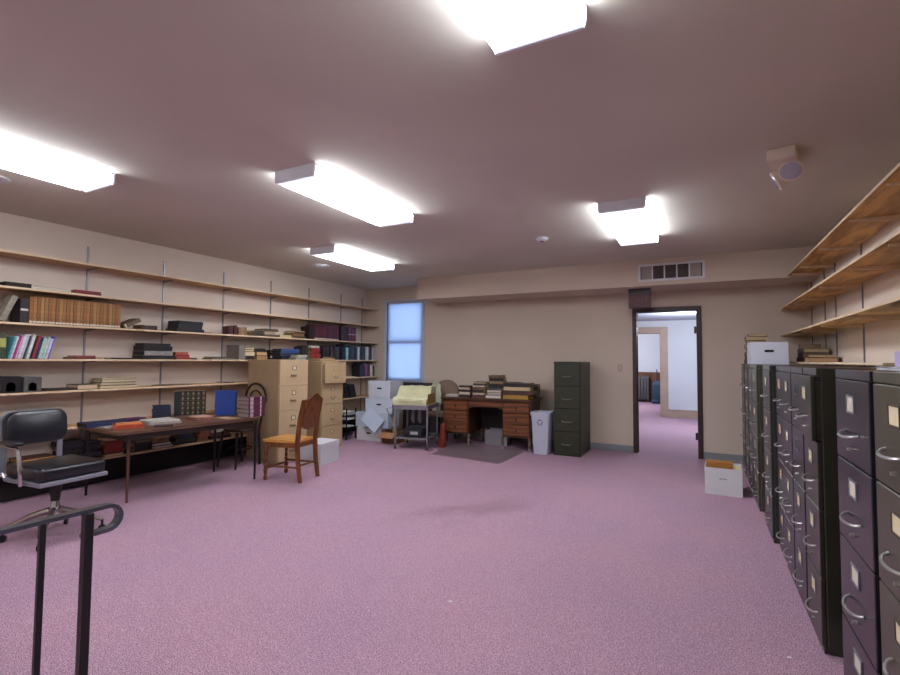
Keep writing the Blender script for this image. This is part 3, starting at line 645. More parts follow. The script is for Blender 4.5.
rcab(3.94, 4.28, .495, M('#202023', .3, .1, 5, spec=.6), 'charcoal cabinet, fourth beyond the black gap in the right row', cardcol='#d9b47a')
rcab(4.37, 4.82, .465, gr1, 'grey cabinet standing a little forward in the middle of the right row')
rcab(5.22, 5.66, .455, M('#43453a', .35, .1, 5, spec=.6), 'pale olive cabinet standing forward behind the dark gap in the right row')
rcab(5.72, 6.14, .46, M('#3a3b34', .35, .1, 5), 'olive grey cabinet, third from the far end of the right row')
rcab(6.2, 6.62, .46, M('#363731', .35, .1, 5), 'dull grey cabinet, second from the far end of the right row')
rcab(6.68, 7.1, .46, M('#31322e', .35, .1, 5), 'dull olive cabinet at the far end of the right row, nearest the far wall')

tan_b = M('#b8a07c', .5, .06, 4); 
hmt = M('#a99674', .4, .05, 8, metal=.3)
cabinet('tan four drawer cabinet nearest the table, wooden chair before it', -4.73, 4.645, R(-10), .44, .74, 1.335, 4, tan_b, handle='tag', cards=True, cardcol='#cfc3a6', holder=M('#54483a', .5), group='tan filing cabinets', rim=.012, hm=M('#8d7a5c', .4, .05, 8))
cabinet('tan four drawer cabinet with its top drawer slightly open', -4.975, 5.675, R(-8), .42, .525, 1.31, 4, M('#b29b76', .5, .06, 4), handle='ring', cards=True, opened={0: .06}, cardcol='#c7b894', holder=M('#7d6c50', .5), group='tan filing cabinets', rim=.012, hm=M('#75664e', .4, .05, 8))
cabinet('dark green four drawer cabinet standing alone left of the doorway', -1.69, 6.84, R(-90), .38, .66, 1.335, 4, M('#2a2f1e', .4, .1, 5, spec=.5), handle='bar', cards=True, cardcol='#39392c', holder=M('#33352a', .5), rim=.03, hm=M('#6b6a5a', .35, .05, 8, metal=.4))
# things on the tan cabinets
stack(-5.12, 4.86, 1.335, [(.05, .26, .26, '#11141c'), (.04, .3, .26, '#16233f'), (.035, .28, .25, '#223a66'), (.02, .27, .25, '#2a426e')], stl(['black', 'navy', 'dark blue', 'blue'], 'glossy binder', 'the blue pile on the first tan cabinet'), name='ring_binder', cat='binder', rz=-.2)
stack(-4.87, 4.86, 1.335, [(.035, .17, .16, '#8e9484', True), (.03, .16, .16, '#a5a89a', True)], stl(['grey green', 'pale grey green'], 'pamphlet bundle', 'the front corner pile on first tan cabinet'), name='pamphlet', cat='pamphlet', rz=-.2)
stack(-5.2, 5.68, 1.31, [(.03, .3, .3, '#b49a6c', True), (.012, .26, .3, '#cbb68c', True)], stl(['tan', 'light tan'], 'folder', 'the folder pair on the second tan cabinet'), name='folder', cat='folder', rz=-.15)
stack(-5.12, 5.74, 1.355, [(.028, .12, .14, '#2a211e')], 'small black book on the folders of the second tan cabinet', rz=.3)

# ---------------------------------------------------------------- boxes
def bankers_box(label, loc, rz, w, d, h, mat=boxwhite_m, lid=True, hole=(True, False), tilt=(0, 0), name='storage_box'):
    """origin at the base centre; width along X, depth along Y"""
    t = thing(name, label, 'box', loc, rz)
    t.rotation_euler = (R(tilt[0]), R(tilt[1]), rz)
    mb = MB().box(-w/2, w/2, -d/2, -d/2+.004, 0, h).box(-w/2, w/2, d/2-.004, d/2, 0, h).box(-w/2, -w/2+.004, -d/2+.0041, d/2-.0041, 0, h).box(w/2-.004, w/2, -d/2+.0041, d/2-.0041, 0, h).box(-w/2+.0041, w/2-.0041, -d/2+.0041, d/2-.0041, 0, .004)
    mb.build('body', mat, t)
    if lid:
        lw, ld = w/2+.004, d/2+.004
        MB().ring(rect(-lw, lw, -ld, ld), rect(-w/2-.0005, w/2+.0005, -d/2-.0005, d/2+.0005), h-.05, h+.0005).box(-lw, lw, -ld, ld, h+.0006, h+.004).build('lid', mat, t)
    yy = -d/2 - .0008
    if hole[0]:
        zc = h*.60
        MB().prism(rrect(-.045, .045, zc-.014, zc+.014, .0135), yy-.0004, yy, 'XZ').build('hand_hole', M('#1c1a1c', .8), t, smooth=False)
    return t
# white box in front of the tan cabinets
bankers_box('white storage box on the carpet in front of the tan cabinets', (-4.46, 4.86, 0), R(-82), .42, .31, .265, M('#c9ccce', .7, .03, 6), hole=(True, False))
# open white file box on the carpet by the doorway
ob = thing('file_box', 'open white file box with folders on the carpet by the doorway', 'box', (.195, 5.83, 0), R(-2))
w, d, h = .335, .36, .27
MB().box(-w/2, w/2, -d/2, -d/2+.004, 0, h).box(-w/2, w/2, d/2-.004, d/2, 0, h).box(-w/2, -w/2+.004, -d/2+.0041, d/2-.0041, 0, h).box(w/2-.004, w/2, -d/2+.0041, d/2-.0041, 0, h).box(-w/2+.0041, w/2-.0041, -d/2+.0041, d/2-.0041, 0, .004).build('body', M('#d3d5d6', .7, .03, 6), ob)
mb = MB()
for k, x in enumerate((-.036, -.026, -.016, -.004, .006, .014, .026)): mb.box(x, x+.006, -d/2-.0012, -d/2-.0004, .158, .168 + .006*(k % 2))
mb.build('marking', M('#77767a', .7), ob)
for k in range(6):
    y = -.12 + k*.045
    o = MB().box(-w/2+.012, w/2-.10+.012*(k % 3), y, y+.012, .006, .282+.008*(k % 3)).build('folder', M('#a8712c' if k < 3 else '#b9853e', .7, .1, 12)); o.location = (.195, 5.83, 0); o.rotation_euler.z = R(-2)
    tag(o, 'brown folder in the open white box by the doorway, %s from the front' % ORD[k], 'folder', 'folders in the white file box')
o = MB().box(.103, .155, -.14, .1, .006, .262).build('paper_bundle', M('#cfc48c', .8, .1, 20)); o.location = (.195, 5.83, 0); o.rotation_euler.z = R(-2)
tag(o, 'pale yellow paper bundle at the right in the open white box', 'papers')
# box on top of the right cabinets and things around it
bankers_box('white storage box with a dark hand hole on top of the right cabinets', (.66, 6.40, 1.331), R(1), .345, .36, .24, M('#d0d6e2', .7, .03, 6), lid=False)
bk = ['#3a2b28', '#2c2422', '#54382e', '#211c1e', '#473430', '#5a2c28', '#2c2626', '#7d5a4a']
stack(.585, 6.76, 1.331, [(.045, .26, .2, bk[i]) for i in range(7)], stl(['dark brown', 'black brown', 'brown', 'black', 'umber', 'dark red', 'charcoal'], 'book', 'the tall pile behind the white box'), rz=PI)
stack(.61, 6.76, 1.331+7*.0458+.001, [(.03, .27, .2, '#8a6450')], 'tan brown book crowning the tall pile behind the white box', rz=PI)
stack(1.09, 6.15, RZ[3], [(.045, .26, .24, '#b08f6c', True), (.03, .3, .24, '#6d4634')], stl(['tan', 'brown'], 'book', 'the pair on the lowest right shelf'), rz=PI)
stack(1.09, 6.52, RZ[3], [(.05, .3, .24, '#5a4c46', True), (.05, .3, .24, '#6e625c', True), (.045, .29, .23, '#544842')], stl(['grey brown', 'light grey brown', 'dark grey brown'], 'ledger', 'the far pile on the lowest right shelf'), rz=PI, name='ledger', cat='ledger')
stack(1.1, 6.72, RZ[3], [(.2, .05, .2, '#4e2a26')], 'dark red box file at the far end of the lowest right shelf', rz=PI, name='box_file', cat='box file', jit=.002)
stack(.765, 2.26, 1.331, [(.012, .42, .30, '#c9ccd0', True)], 'flat white paper pile on the nearest dark cabinets', name='paper_bundle', cat='papers', rz=PI)
bankers_box('small pale lavender box on the white papers above nearest cabinets', (.745, 2.20, 1.345), R(90), .25, .22, .055, M('#b3a4cf', .6, .05, 8), lid=False, hole=(False, False), name='carton')

# pile of white boxes under the window
bankers_box('white storage box at the bottom of the corner pile, open cardboard box beside it', (-4.90, 6.64, 0), R(3), .46, .32, .205, M('#cfcfd0', .7, .03, 6))
bankers_box('white storage box in the second layer left of the corner pile', (-5.05, 6.68, .212), R(3), .30, .32, .235, M('#bfcbd6', .7, .03, 6), hole=(False, False))
bankers_box('white storage box standing in the second layer right of the corner pile', (-4.70, 6.70, .212), R(-4), .31, .3, .235, M('#b9c6d4', .7, .03, 6))
bankers_box('white storage box in the third layer of the corner pile', (-4.77, 6.72, .454), R(6), .50, .33, .235, M('#c3ced9', .7, .03, 6))
bankers_box('white storage box at the top of the corner pile', (-4.75, 6.72, .696), R(3), .42, .34, .28, M('#c6ccd6', .7, .03, 6))
o = MB().box(-.17, .17, -.015, .015, 0, .26, .002).build('cardboard_sheet', M('#bccadb', .7, .03, 6)); o.location = (-4.84, 6.38, .25); o.rotation_euler = (R(-12), R(36), R(4))
tag(o, 'loose pale blue cardboard sheet leaning across the front of the corner pile', 'cardboard')
stack(-4.39, 6.85, .696, [(.03, .24, .2, '#c9c9c6', True), (.03, .22, .2, '#bfc1c2', True), (.03, .24, .19, '#3c3c40'), (.03, .2, .19, '#cfcfca', True), (.02, .2, .18, '#c4c4c0', True)], stl(['white', 'grey white', 'dark', 'cool white', 'thin white'], 'paper bundle', 'the untidy pile right of the top box'), name='paper_bundle', cat='papers', rz=-PI/2, jit=.03)
cb = thing('cardboard_box', 'open brown cardboard box on the carpet left of the typing stand', 'box', (-4.45, 6.56, 0), R(4))
w, d, h = .28, .26, .17; cm = M('#7d5a3c', .8, .08, 8)
MB().box(-w/2, w/2, -d/2, -d/2+.004, 0, h).box(-w/2, w/2, d/2-.004, d/2, 0, h).box(-w/2, -w/2+.004, -d/2+.0041, d/2-.0041, 0, h).box(w/2-.004, w/2, -d/2+.0041, d/2-.0041, 0, h).box(-w/2+.0041, w/2-.0041, -d/2+.0041, d/2-.0041, 0, .004).build('body', cm, cb)
mm = Matrix.Translation((0, -d/2-.002, h)) @ Matrix.Rotation(R(22), 4, 'X'); MB().box(-w/2, w/2, -.17, 0, -.002, .002, m=mm).build('flap', M('#a27450', .8, .08, 8), cb)
mm = Matrix.Translation((-w/2, 0, h+.003)) @ Matrix.Rotation(R(12), 4, 'Y'); MB().box(-.03, 0, -d/2, d/2, -.002, .002, m=mm).build('flap', M('#94694a', .8, .08, 8), cb)
o = MB().box(-.06, .06, -.05, .05, 0, .15, .01).build('paper_bag', M('#b7bf3a', .5, .1, 10), loc=(-4.33, 6.81, 0), rz=R(20)); tag(o, 'small yellow green bag on the carpet beside the cardboard box', 'bag')
o = MB().cyl((0, 0, 0), (.0, .03, .30), .012, .012, 8).build('wooden_rod', M('#b79a6c', .6), loc=(-4.46, 6.56, .17), smooth=True); o.location.z = .006; tag(o, 'pale wooden rod standing up out of the cardboard box', 'rod')
o.scale = (1, 1, 1.35)
tr_ = thing('letter_tray', 'black tiered tray with white papers below the tan folder by the window', 'tray', (-5.37, 6.45, 0))
for k in range(4):
    z = .08 + k*.12
    MB().box(-.12, .12, -.11, .11, z, z+.006).build('shelf', blackmetal_m, tr_)
    if k in (1, 2, 3): MB().box(-.11, .115, -.10, .10, z+.0062, z+.022).build('papers', white_paper_m, tr_)
for sx in (-1, 1):
    for sy in (-1, 1):
        MB().box(sx*.13-.008, sx*.13+.008, sy*.12-.008, sy*.12+.008, 0, .52).build('leg', blackmetal_m, tr_)

# ---------------------------------------------------------------- table
TB = thing('library_table', 'long dark brown table with thin legs beside the left shelves', 'table', (-4.95, 3.19, 0), R(-5))
TZ = .685
topm = wood('#4a3226', '#6d4f3c', 'Y', .4, 3)
MB().prism(rrect(-.45, .45, -.735, .735, .09, 6), TZ-.028, TZ).build('tabletop', topm, TB, smooth=True)
MB().ring(rect(-.40, .40, -.66, .66), rect(-.38, .38, -.64, .64), TZ-.085, TZ-.0285).build('apron', M('#2c2019', .5), TB)
for (wx, wy, m_, tg) in ((-4.75, 2.62, M('#5c3e31', .35, .1, 10), 'front leg coloured brown for the light on it'), (-5.35, 2.57, black_m, None), (-4.45, 3.81, black_m, None), (-5.14, 3.81, black_m, None)):  # front leg is browner than the black ones to imitate light on it
    ca, sa = math.cos(R(5)), math.sin(R(5)); lx, ly = (wx+4.95)*ca - (wy-3.19)*sa, (wx+4.95)*sa + (wy-3.19)*ca
    MB().cyl((lx, ly, .0), (lx, ly, .02), .012, .012).cyl((lx, ly, .0201), (lx, ly, TZ-.0287), .0115, .017).lathe([(.019, .40), (.022, .406), (.019, .412)], lx, ly).build('leg', m_, TB, label=tg, smooth=True)
er = R(-32); ex_, ey_ = -math.sin(er), math.cos(er)
yy = 0
for k in range(6):
    t = .052 if k else .058
    px_, py_ = -5.35 + ex_*(yy + t/2), 3.43 + ey_*(yy + t/2)
    lab = 'plain dark teal volume at the left end of the encyclopedia row on table' if k == 0 else 'gold patterned black encyclopedia on the table, %s right of the plain teal volume' % ORD[k-1]
    par = book('book', lab, 'book', (px_, py_, TZ+.0006), t, .28, .15, '#16242c' if k == 0 else '#20201c', rz=er, group='encyclopedias on the table')
    if k:
        mb = MB()
        for zc in (.03, .085, .14, .195, .25):
            mb.prism([(0, zc-.02), (t*.3, zc), (0, zc+.02), (-t*.3, zc)], .0002, .0012, 'YZ')
            mb.box(.0002, .0012, -t/2+.004, t/2-.004, zc-.0265, zc-.0235)
        mb.build('spine_tooling', M('#85744e', .5, .2, 30), par)
    yy += t + .0015
def tflat(wx, wy, items, lab, r=0, **k):
    stack(wx, wy, TZ, items, lab, rz=r, jit=.003, **k)
tflat(-5.315, 3.265, [(.045, .18, .17, '#141a2e'), (.045, .17, .17, '#161c33'), (.045, .17, .17, '#1a2140')], stl('navy', 'volume', 'the navy pile left of the encyclopedia row'), r=R(-28))
tflat(-5.10, 3.87, [(.05, .09, .14, '#5a2c2c'), (.04, .09, .14, '#2a2a2c'), (.03, .09, .14, '#3c8a7c', True), (.03, .09, .13, '#c8ccca', True), (.06, .07, .12, '#d0d2d4', True)], stl(['dull red', 'black', 'green', 'pale grey', 'white'], 'book', 'the narrow pile between encyclopedias and blue box'), r=R(-45))
bb = thing('box_file', 'bright blue upright box file on the table', 'box file', (-4.94, 3.795, TZ+.0006), R(-52))
MB().box(-.055, .055, -.108, .108, 0, .285, .004).build('body', M('#1c3f8c', .5, .08, 8), bb)
MB().box(-.045, .045, .1083, .1105, .015, .27).build('side_panel', M('#15284f', .5, .08, 8), bb)
MB().box(.0553, .0565, .085, .088, .005, .28).build('crease', M('#16306c', .5), bb)
stack(-4.595, 3.87, TZ, [(.045, .22, .19, '#4a1830'), (.045, .22, .19, '#571c38'), (.045, .22, .19, '#4d1932'), (.045, .22, .19, '#5a1e3a'), (.042, .22, .19, '#511a35')], lambda i, n: 'maroon volume with white bands, %s of the stack at the table right end' % place(i, n), rz=R(-4), group='maroon volumes at the right end of the table', jit=.004)
for q in [o for o in C.objects if o.get('group') == 'maroon volumes at the right end of the table']:
    MB().box(.0002, .0012, .04, .055, .003, .042).build('spine_band', M('#cfc4c8', .5), q)
    MB().box(.0002, .0012, -.09, -.05, .003, .042).build('spine_band', M('#b9a5ae', .5), q)
tflat(-4.84, 2.66, [(.035, .24, .19, '#a8432a'), (.008, .2, .16, '#c77f4c')], stl(['orange red', 'thin orange'], 'book', 'the orange pair at the table left end'), r=R(-20))
tflat(-5.21, 2.63, [(.035, .36, .24, '#1d2a4e')], 'navy blue cloth binder lying at the rear left of the table', name='ring_binder', cat='binder', r=R(-3))
tflat(-4.98, 2.555, [(.010, .12, .14, '#9a938c')], 'thin grey pamphlet at the table left end beside the orange pair', name='pamphlet', cat='pamphlet')
tflat(-5.31, 2.95, [(.03, .22, .12, '#4a2044')], 'plum coloured book between the navy binder and the navy pile', r=R(2))
tflat(-4.93, 3.02, [(.02, .30, .32, '#a9a49c', True), (.012, .28, .28, '#c9c5bc', True)], stl(['grey', 'white'], 'folder', 'the paper folders on the middle of the table'), name='folder', cat='folder', r=R(-12))
tflat(-4.83, 3.40, [(.022, .2, .2, '#b9736a', True), (.012, .17, .18, '#caa08c', True)], stl(['pink', 'pale pink'], 'book', 'the pink pair at the front of the encyclopedias'), r=R(-6))
tflat(-4.64, 2.88, [(.012, .16, .12, '#3a2a2e')], 'thin dark book on the table front edge right of the orange pair', r=R(-30))
tflat(-5.0, 3.60, [(.02, .16, .14, '#6a4c3a')], 'small brown book on the table before the gold patterned encyclopedias', r=R(-25))
tflat(-4.64, 3.59, [(.008, .16, .2, '#b59a74', True)], 'thin tan folder on the table front edge before the blue box', name='folder', cat='folder')

# ---------------------------------------------------------------- office chair
OC = thing('office_chair', 'black vinyl swivel office chair with chrome base at the left', 'chair', (-4.34, 1.88, 0), R(4))
vin = M('#10141b', .28, .15, 6, spec=.6)
alu = M('#9aa0a8', .3, .05, 10, metal=.6)
# local +X = front
def pillow(x0, x1, y0, y1, z0, z1, r, name, mat, par, m=None):
    return MB().box(x0, x1, y0, y1, z0, z1, r, m=m, seg=4).build(name, mat, par, smooth=True)
pillow(-.22, .24, -.22, .22, .468, .565, .03, 'seat', vin, OC)
MB().box(-.222, .246, -.226, .226, .437, .4675, .004).build('seat_pan', alu, OC)
mm = Matrix.Translation((-.27, 0, .68)) @ Matrix.Rotation(R(-7), 4, 'Y')
bmb = MB().loft([[Vector((x, py, pz)) for py, pz in rrect(-.205+i, .205-i, i, .255-i, .075-i*.5, 5)] for x, i in ((-.035, .012), (-.028, 0), (.012, 0), (.026, .008), (.034, .03))])
bmesh.ops.transform(bmb.bm, matrix=mm, verts=bmb.bm.verts); bk_ = bmb.build('backrest', vin, OC, smooth=True)
MB().ring(rrect(-.212, .212, -.006, .262, .07), rrect(-.19, .19, .016, .24, .06), -.045, -.036, 'YZ').build('back_frame', alu, bk_, smooth=True).matrix_local = mm
for sy in (-1, 1):
    MB().box(-.335, -.322, sy*.185-.02, sy*.185+.02, .47, .79, .003).build('back_upright', alu, OC)
    MB().tube([(-.20, sy*.185, .44), (-.29, sy*.185, .44), (-.328, sy*.185, .475)], .012, 8).build('upright_foot', alu, OC, smooth=True)
ar = MB().tube([(.05, -.238, .452), (.08, -.26, .452), (.095, -.268, .50), (.06, -.268, .66), (.03, -.268, .70), (-.06, -.268, .705), (-.328, -.225, .705)], .014, 8).build('armrest', chrome_m, OC, smooth=True)
pillow(-.15, .07, -.298, -.24, .7205, .75, .013, 'arm_pad', vin, ar)
MB().cyl((0, 0, .27), (0, 0, .4365), .028, .045, 14).build('column_cover', black_m, OC, smooth=True)
MB().cyl((0, 0, .225), (0, 0, .2695), .03, .022, 12).cyl((0, 0, .14), (0, 0, .2245), .028, .036, 12).build('column', chrome_m, OC, smooth=True)
for k in range(4):
    a = R(48 + 90*k); ca, sa = math.cos(a), math.sin(a); q = .30
    lg = MB().tube([(ca*.03, sa*.03, .20), (ca*.15, sa*.15, .165), (ca*q, sa*q, .09)], [.026, .022, .014], 8).build('base_arm', M('#a39c98', .25, .06, 10, metal=.9), OC, smooth=True)
    MB().cyl((ca*q-sa*.011, sa*q+ca*.011, .027), (ca*q+sa*.011, sa*q-ca*.011, .027), .026, .026, 14).cyl((ca*q, sa*q, .03), (ca*q, sa*q, .092), .009, .009, 8).build('caster', black_m, lg, smooth=True)

# ---------------------------------------------------------------- bentwood hoop chair
BC = thing('bentwood_chair', 'black bentwood chair with a hoop back at the table far end', 'chair', (-5.17, 4.19, 0), R(-90))
bw = M('#1d1512', .35, .15, 10)
MB().lathe([(.17, .44), (.195, .445), (.2, .46), (.195, .472), (.15, .466), (.02, .462)], seg=28).build('seat', M('#3a241a', .4, .15, 6), BC, smooth=True)
MB().tube([(-.17, -.165, .0), (-.15, -.16, .44), (-.2, -.185, .75)] + [(-.225, -.19*math.cos(PI*q/12), .82 + .2*math.sin(PI*q/12)) for q in range(13)] + [(-.2, .185, .75), (-.15, .16, .44), (-.17, .165, 0)], .015, 8).build('back_hoop', bw, BC, smooth=True)
MB().tube([(-.165, -.09, .472), (-.2, -.11, .72)] + [(-.222, -.115*math.cos(PI*q/10), .80 + .13*math.sin(PI*q/10)) for q in range(11)] + [(-.2, .11, .72), (-.165, .09, .472)], .010, 8).build('inner_hoop', bw, BC, smooth=True)
for sy in (-1, 1):
    MB().tube([(.15, sy*.13, .44), (.17, sy*.15, .25), (.19, sy*.165, 0)], [.018, .016, .012], 8).build('leg', bw, BC, smooth=True)
MB().tube([(.14*math.cos(2*PI*q/20), .14*math.sin(2*PI*q/20), .22) for q in range(21)], .009, 6).build('stretcher_ring', bw, BC, smooth=True)

# ---------------------------------------------------------------- wooden side chair
WC = thing('side_chair', 'brown wooden side chair with a shield shaped back in front of tan cabinets', 'chair', (-4.145, 4.05, 0), R(189))
wd = wood('#4a2712', '#7d4a22', 'Z', .35, 5); seatw = wood('#a8702c', '#cf9850', 'X', .35, 5)
MB().prism([(-.19, -.17), (.22, -.205), (.235, -.19), (.235, .19), (.22, .205), (-.19, .17)], .425, .45).build('seat', seatw, WC)
MB().ring([(-.19, -.165), (.205, -.195), (.205, .195), (-.19, .165)], [(-.172, -.145), (.187, -.175), (.187, .175), (-.172, .145)], .37, .4245).build('seat_rail', wd, WC)
for sy in (-1, 1):
    y = sy*.165
    MB().loft([[Vector((x-a, y*f-a, z)), Vector((x+a, y*f-a, z)), Vector((x+a, y*f+a, z)), Vector((x-a, y*f+a, z))] for z, x, a, f in ((0, -.245, .016, 1), (.2, -.215, .018, 1), (.42, -.2, .02, 1), (.7, -.23, .018, 1), (.9, -.275, .016, 1))]).build('rear_post', wd, WC)
    prof = [(.012, 0), (.022, .01), (.024, .04), (.014, .06), (.022, .08), (.024, .12), (.016, .135), (.016, .15), (.023, .17), (.014, .19), (.022, .22), (.013, .25), (.022, .28), (.014, .31), (.022, .34), (.024, .37)]
    MB().lathe(prof, .20, sy*.18, 14).build('front_leg', wd, WC, smooth=True)
    MB().tube([(-.215, y, .16), (.18, sy*.178, .16)], .012, 8).build('side_stretcher', wd, WC, smooth=True)
MB().tube([(.20, -.16, .13), (.20, .16, .13)], .013, 8).build('front_stretcher', wd, WC, smooth=True)
MB().tube([(-.22, -.148, .18), (-.22, .148, .18)], .011, 8).build('rear_stretcher', wd, WC, smooth=True)
# shield back panel with arched crest
sh = []
for q in range(13):
    u = -1 + 2*q/12; sh.append((u*.148, .90 + .075*math.exp(-(u*1.6)**2)))
low = [(.148, .62), (.10, .575), (.04, .56), (0, .55), (-.04, .56), (-.10, .575), (-.148, .62)]
mm = Matrix.Translation((-.265, 0, .75)) @ Matrix.Rotation(R(-12), 4, 'Y') @ Matrix.Translation((0, 0, -.75))
mb = MB().prism(sh + low, -.009, .009, 'YZ'); bmesh.ops.transform(mb.bm, matrix=mm, verts=mb.bm.verts); mb.build('back_panel', wd, WC)

# ---------------------------------------------------------------- pedestal desk, mat and what lies on it
mat_o = MB().prism([(-3.44, 6.02), (-2.35, 5.89), (-2.33, 6.86), (-3.56, 6.98)], .0008, .006).build('chair_mat', M('#7c6a70', .3, .15, 3, spec=.5)); tag(mat_o, 'dark translucent chair mat on the carpet before the wooden desk', 'mat')
DK = thing('pedestal_desk', 'brown wooden kneehole desk piled with old books at the far wall', 'desk', (-2.92, 6.76, 0), R(5))
dw = wood('#4a2713', '#7d4c26', 'X', .35, 2); dwd = wood('#301a0e', '#4d2d16', 'X', .4, 2)
# local: front at y=0, depth to +y .70, x from -.70 .. .70
MB().box(-.73, .73, -.03, .70, .735, .765, .006).build('desktop', dwd, DK)
for s in (-1, 1):
    xa, xb = (-.70, -.27) if s < 0 else (.27, .70)
    pd = MB().box(xa, xb, .012, .66, .20, .734).build('pedestal', dwd, DK)
    for k in range(3):
        z1 = .715 - k*.165; z0 = z1 - .155
        dr = MB().box(xa+.02, xb-.02, -.006, .0115, z0, z1, .006).build('drawer', dw, pd)
        xm = (xa+xb)/2
        MB().box(xm-.012, xm+.012, -.010, -.0062, (z0+z1)/2-.02, (z0+z1)/2+.02, .002).tube([(xm-.012, -.0105, (z0+z1)/2), (xm, -.022, (z0+z1)/2-.02), (xm+.012, -.0105, (z0+z1)/2)], .003, 6).build('pull', M('#241812', .4), dr, smooth=True)
for x in (-.70, -.27, .27, .70):
    for y in (.025, .63):
        lg = MB().lathe([(.012, .06), (.024, .085), (.026, .12), (.016, .14), (.028, .165), (.028, .1995)], x - (.02 if x > .3 else -.02 if x < -.3 else 0), y, 14).build('leg', M('#6d5a4a', .4, .1, 10), DK, smooth=True)
        MB().cyl((x - (.02 if x > .3 else -.02 if x < -.3 else 0) - .01, y, .024), (x - (.02 if x > .3 else -.02 if x < -.3 else 0) + .01, y, .024), .022, .022, 12).cyl((x - (.02 if x > .3 else -.02 if x < -.3 else 0), y, .03), (x - (.02 if x > .3 else -.02 if x < -.3 else 0), y, .0595), .009, .009, 8).build('caster', M('#8a8278', .4, metal=.4), lg, smooth=True)
        if True:
            lg.location.z = .006
MB().box(-.269, .269, .012, .5, .645, .733).build('centre_drawer', dw, DK)
MB().prism([(-.269, .6445), (.269, .6445), (.269, .60), (.2, .625), (0, .632), (-.2, .625), (-.269, .60)], .012, .03, 'XZ').build('knee_arch', dwd, DK)
MB().box(-.269, .269, .62, .64, .22, .64).build('modesty_panel', M('#1c120c', .6), DK)
def dpt(x, y):
    a = R(5); return (-2.92 + x*math.cos(a) - y*math.sin(a), 6.76 + x*math.sin(a) + y*math.cos(a))
def dstack(x, y, items, nm, where, r=-PI/2, z=.765, **k):
    a, b = dpt(x, y); stack(a, b, z, items, stl(nm, 'book', where), rz=r + R(5), **k)
dstack(-.555, .14, [(.02, .22, .2, '#cfc8c0', True), (.012, .2, .2, '#d6d0c8', True)], ['white papered', 'thin white'], 'the low pair at the desk left end')
dstack(-.345, .14, [(.04, .2, .18, '#3a2a26'), (.045, .17, .18, '#c7b7a4', True), (.03, .2, .18, '#2a201e'), (.04, .18, .18, '#b5a28c', True), (.02, .2, .18, '#33261f')], ['dark brown', 'page edged', 'black brown', 'cream edged', 'umber'], 'the front left desk pile')
dstack(-.125, .14, [(.045, .2, .2, '#5c3a34'), (.035, .2, .2, '#c2b09c', True), (.04, .2, .18, '#2c2020'), (.04, .2, .18, '#6a5340'), (.03, .2, .2, '#cbbba4', True)], ['dull red', 'pale', 'black', 'brown', 'pale edged'], 'the second front desk pile')
dstack(-.225, .50, [(.05, .24, .2, '#4a3a32'), (.05, .22, .2, '#34302c'), (.05, .24, .2, '#8a7560', True), (.045, .22, .2, '#2a2422'), (.03, .22, .2, '#b5a488', True)], ['brown', 'charcoal', 'tan edged', 'black', 'pale'], 'the rear left desk pile')
dstack(.115, .14, [(.05, .24, .2, '#d2cac0', True), (.04, .22, .2, '#bfb3a4', True), (.035, .22, .2, '#cfc5b6', True)], ['white', 'grey white', 'cream white'], 'the white pile at the desk middle front')
dstack(.05, .50, [(.05, .26, .2, '#3c2f2a'), (.05, .24, .2, '#22262e'), (.05, .26, .2, '#58616a'), (.05, .24, .2, '#2e2622'), (.045, .24, .2, '#9a8468', True), (.05, .24, .2, '#2a211e'), (.04, .22, .2, '#6e5a44')], ['brown', 'navy', 'grey blue', 'umber', 'tan edged', 'dark', 'olive brown'], 'the tallest desk pile')
dstack(.32, .51, [(.05, .24, .2, '#43342b'), (.05, .22, .2, '#5a4030'), (.05, .24, .2, '#2b2320'), (.04, .22, .2, '#6a4c38'), (.04, .22, .2, '#3c2c26')], ['dull brown', 'chestnut', 'dark', 'light brown', 'dark umber'], 'the rear pile beside the tallest desk pile')
dstack(.475, .18, [(.065, .40, .26, '#b0873f', True), (.06, .42, .28, '#4a3028'), (.06, .40, .28, '#c9b48a', True), (.05, .42, .27, '#2c221e')], ['ochre', 'brown', 'cream edged', 'black brown'], 'the big ledgers at the desk right end', name='ledger', cat='ledger')
dstack(.59, .53, [(.06, .24, .22, '#3a2c26'), (.06, .26, .22, '#7d634a', True), (.055, .24, .22, '#241d1b'), (.03, .26, .22, '#4a3a30')], ['dark brown', 'tan edged', 'black', 'brown'], 'the rear pile at the desk right end')
# box stored under the desk, thing behind it
a, b = dpt(.06, .48)
bankers_box('grey carton stored under the kneehole of the wooden desk', (a, b, .001), R(5), .36, .22, .24, M('#8d8c8e', .7, .05, 6), lid=False, hole=(False, False), name='carton')

# ---------------------------------------------------------------- typing stand with yellow covered machine
CT = thing('typing_stand', 'grey metal typing stand on casters left of the wooden desk', 'stand', (-3.92, 6.40, 0), R(14))
gm_ = M('#86868c', .4, .08, 10, metal=.4)
MB().box(-.27, .27, -.30, .34, .645, .665, .004).build('top', gm_, CT)
MB().ring(rect(-.265, .265, -.295, .335), rect(-.25, .25, -.28, .32), .60, .6445).build('rim', gm_, CT)
for sx in (-1, 1):
    for sy in (-1, 1):
        lg = MB().tube([(sx*.25, (.02 + sy*.285), .6), (sx*.25, .02 + sy*.285, .08)], .015, 8).build('leg', gm_, CT, smooth=True)
        MB().cyl((sx*.25-.012, .02 + sy*.285, .026), (sx*.25+.012, .02 + sy*.285, .026), .025, .025, 14).cyl((sx*.25, .02 + sy*.285, .03), (sx*.25, .02 + sy*.285, .0795), .009, .009, 8).build('caster', M('#3a3a3c', .5), lg, smooth=True)
MB().ring(rect(-.25, .25, -.265, .305), rect(-.22, .22, -.235, .275), .155, .18).build('lower_frame', gm_, CT)
MB().box(-.219, .219, -.234, .274, .158, .164).build('lower_shelf', M('#4a4648', .5, .1, 10), CT)
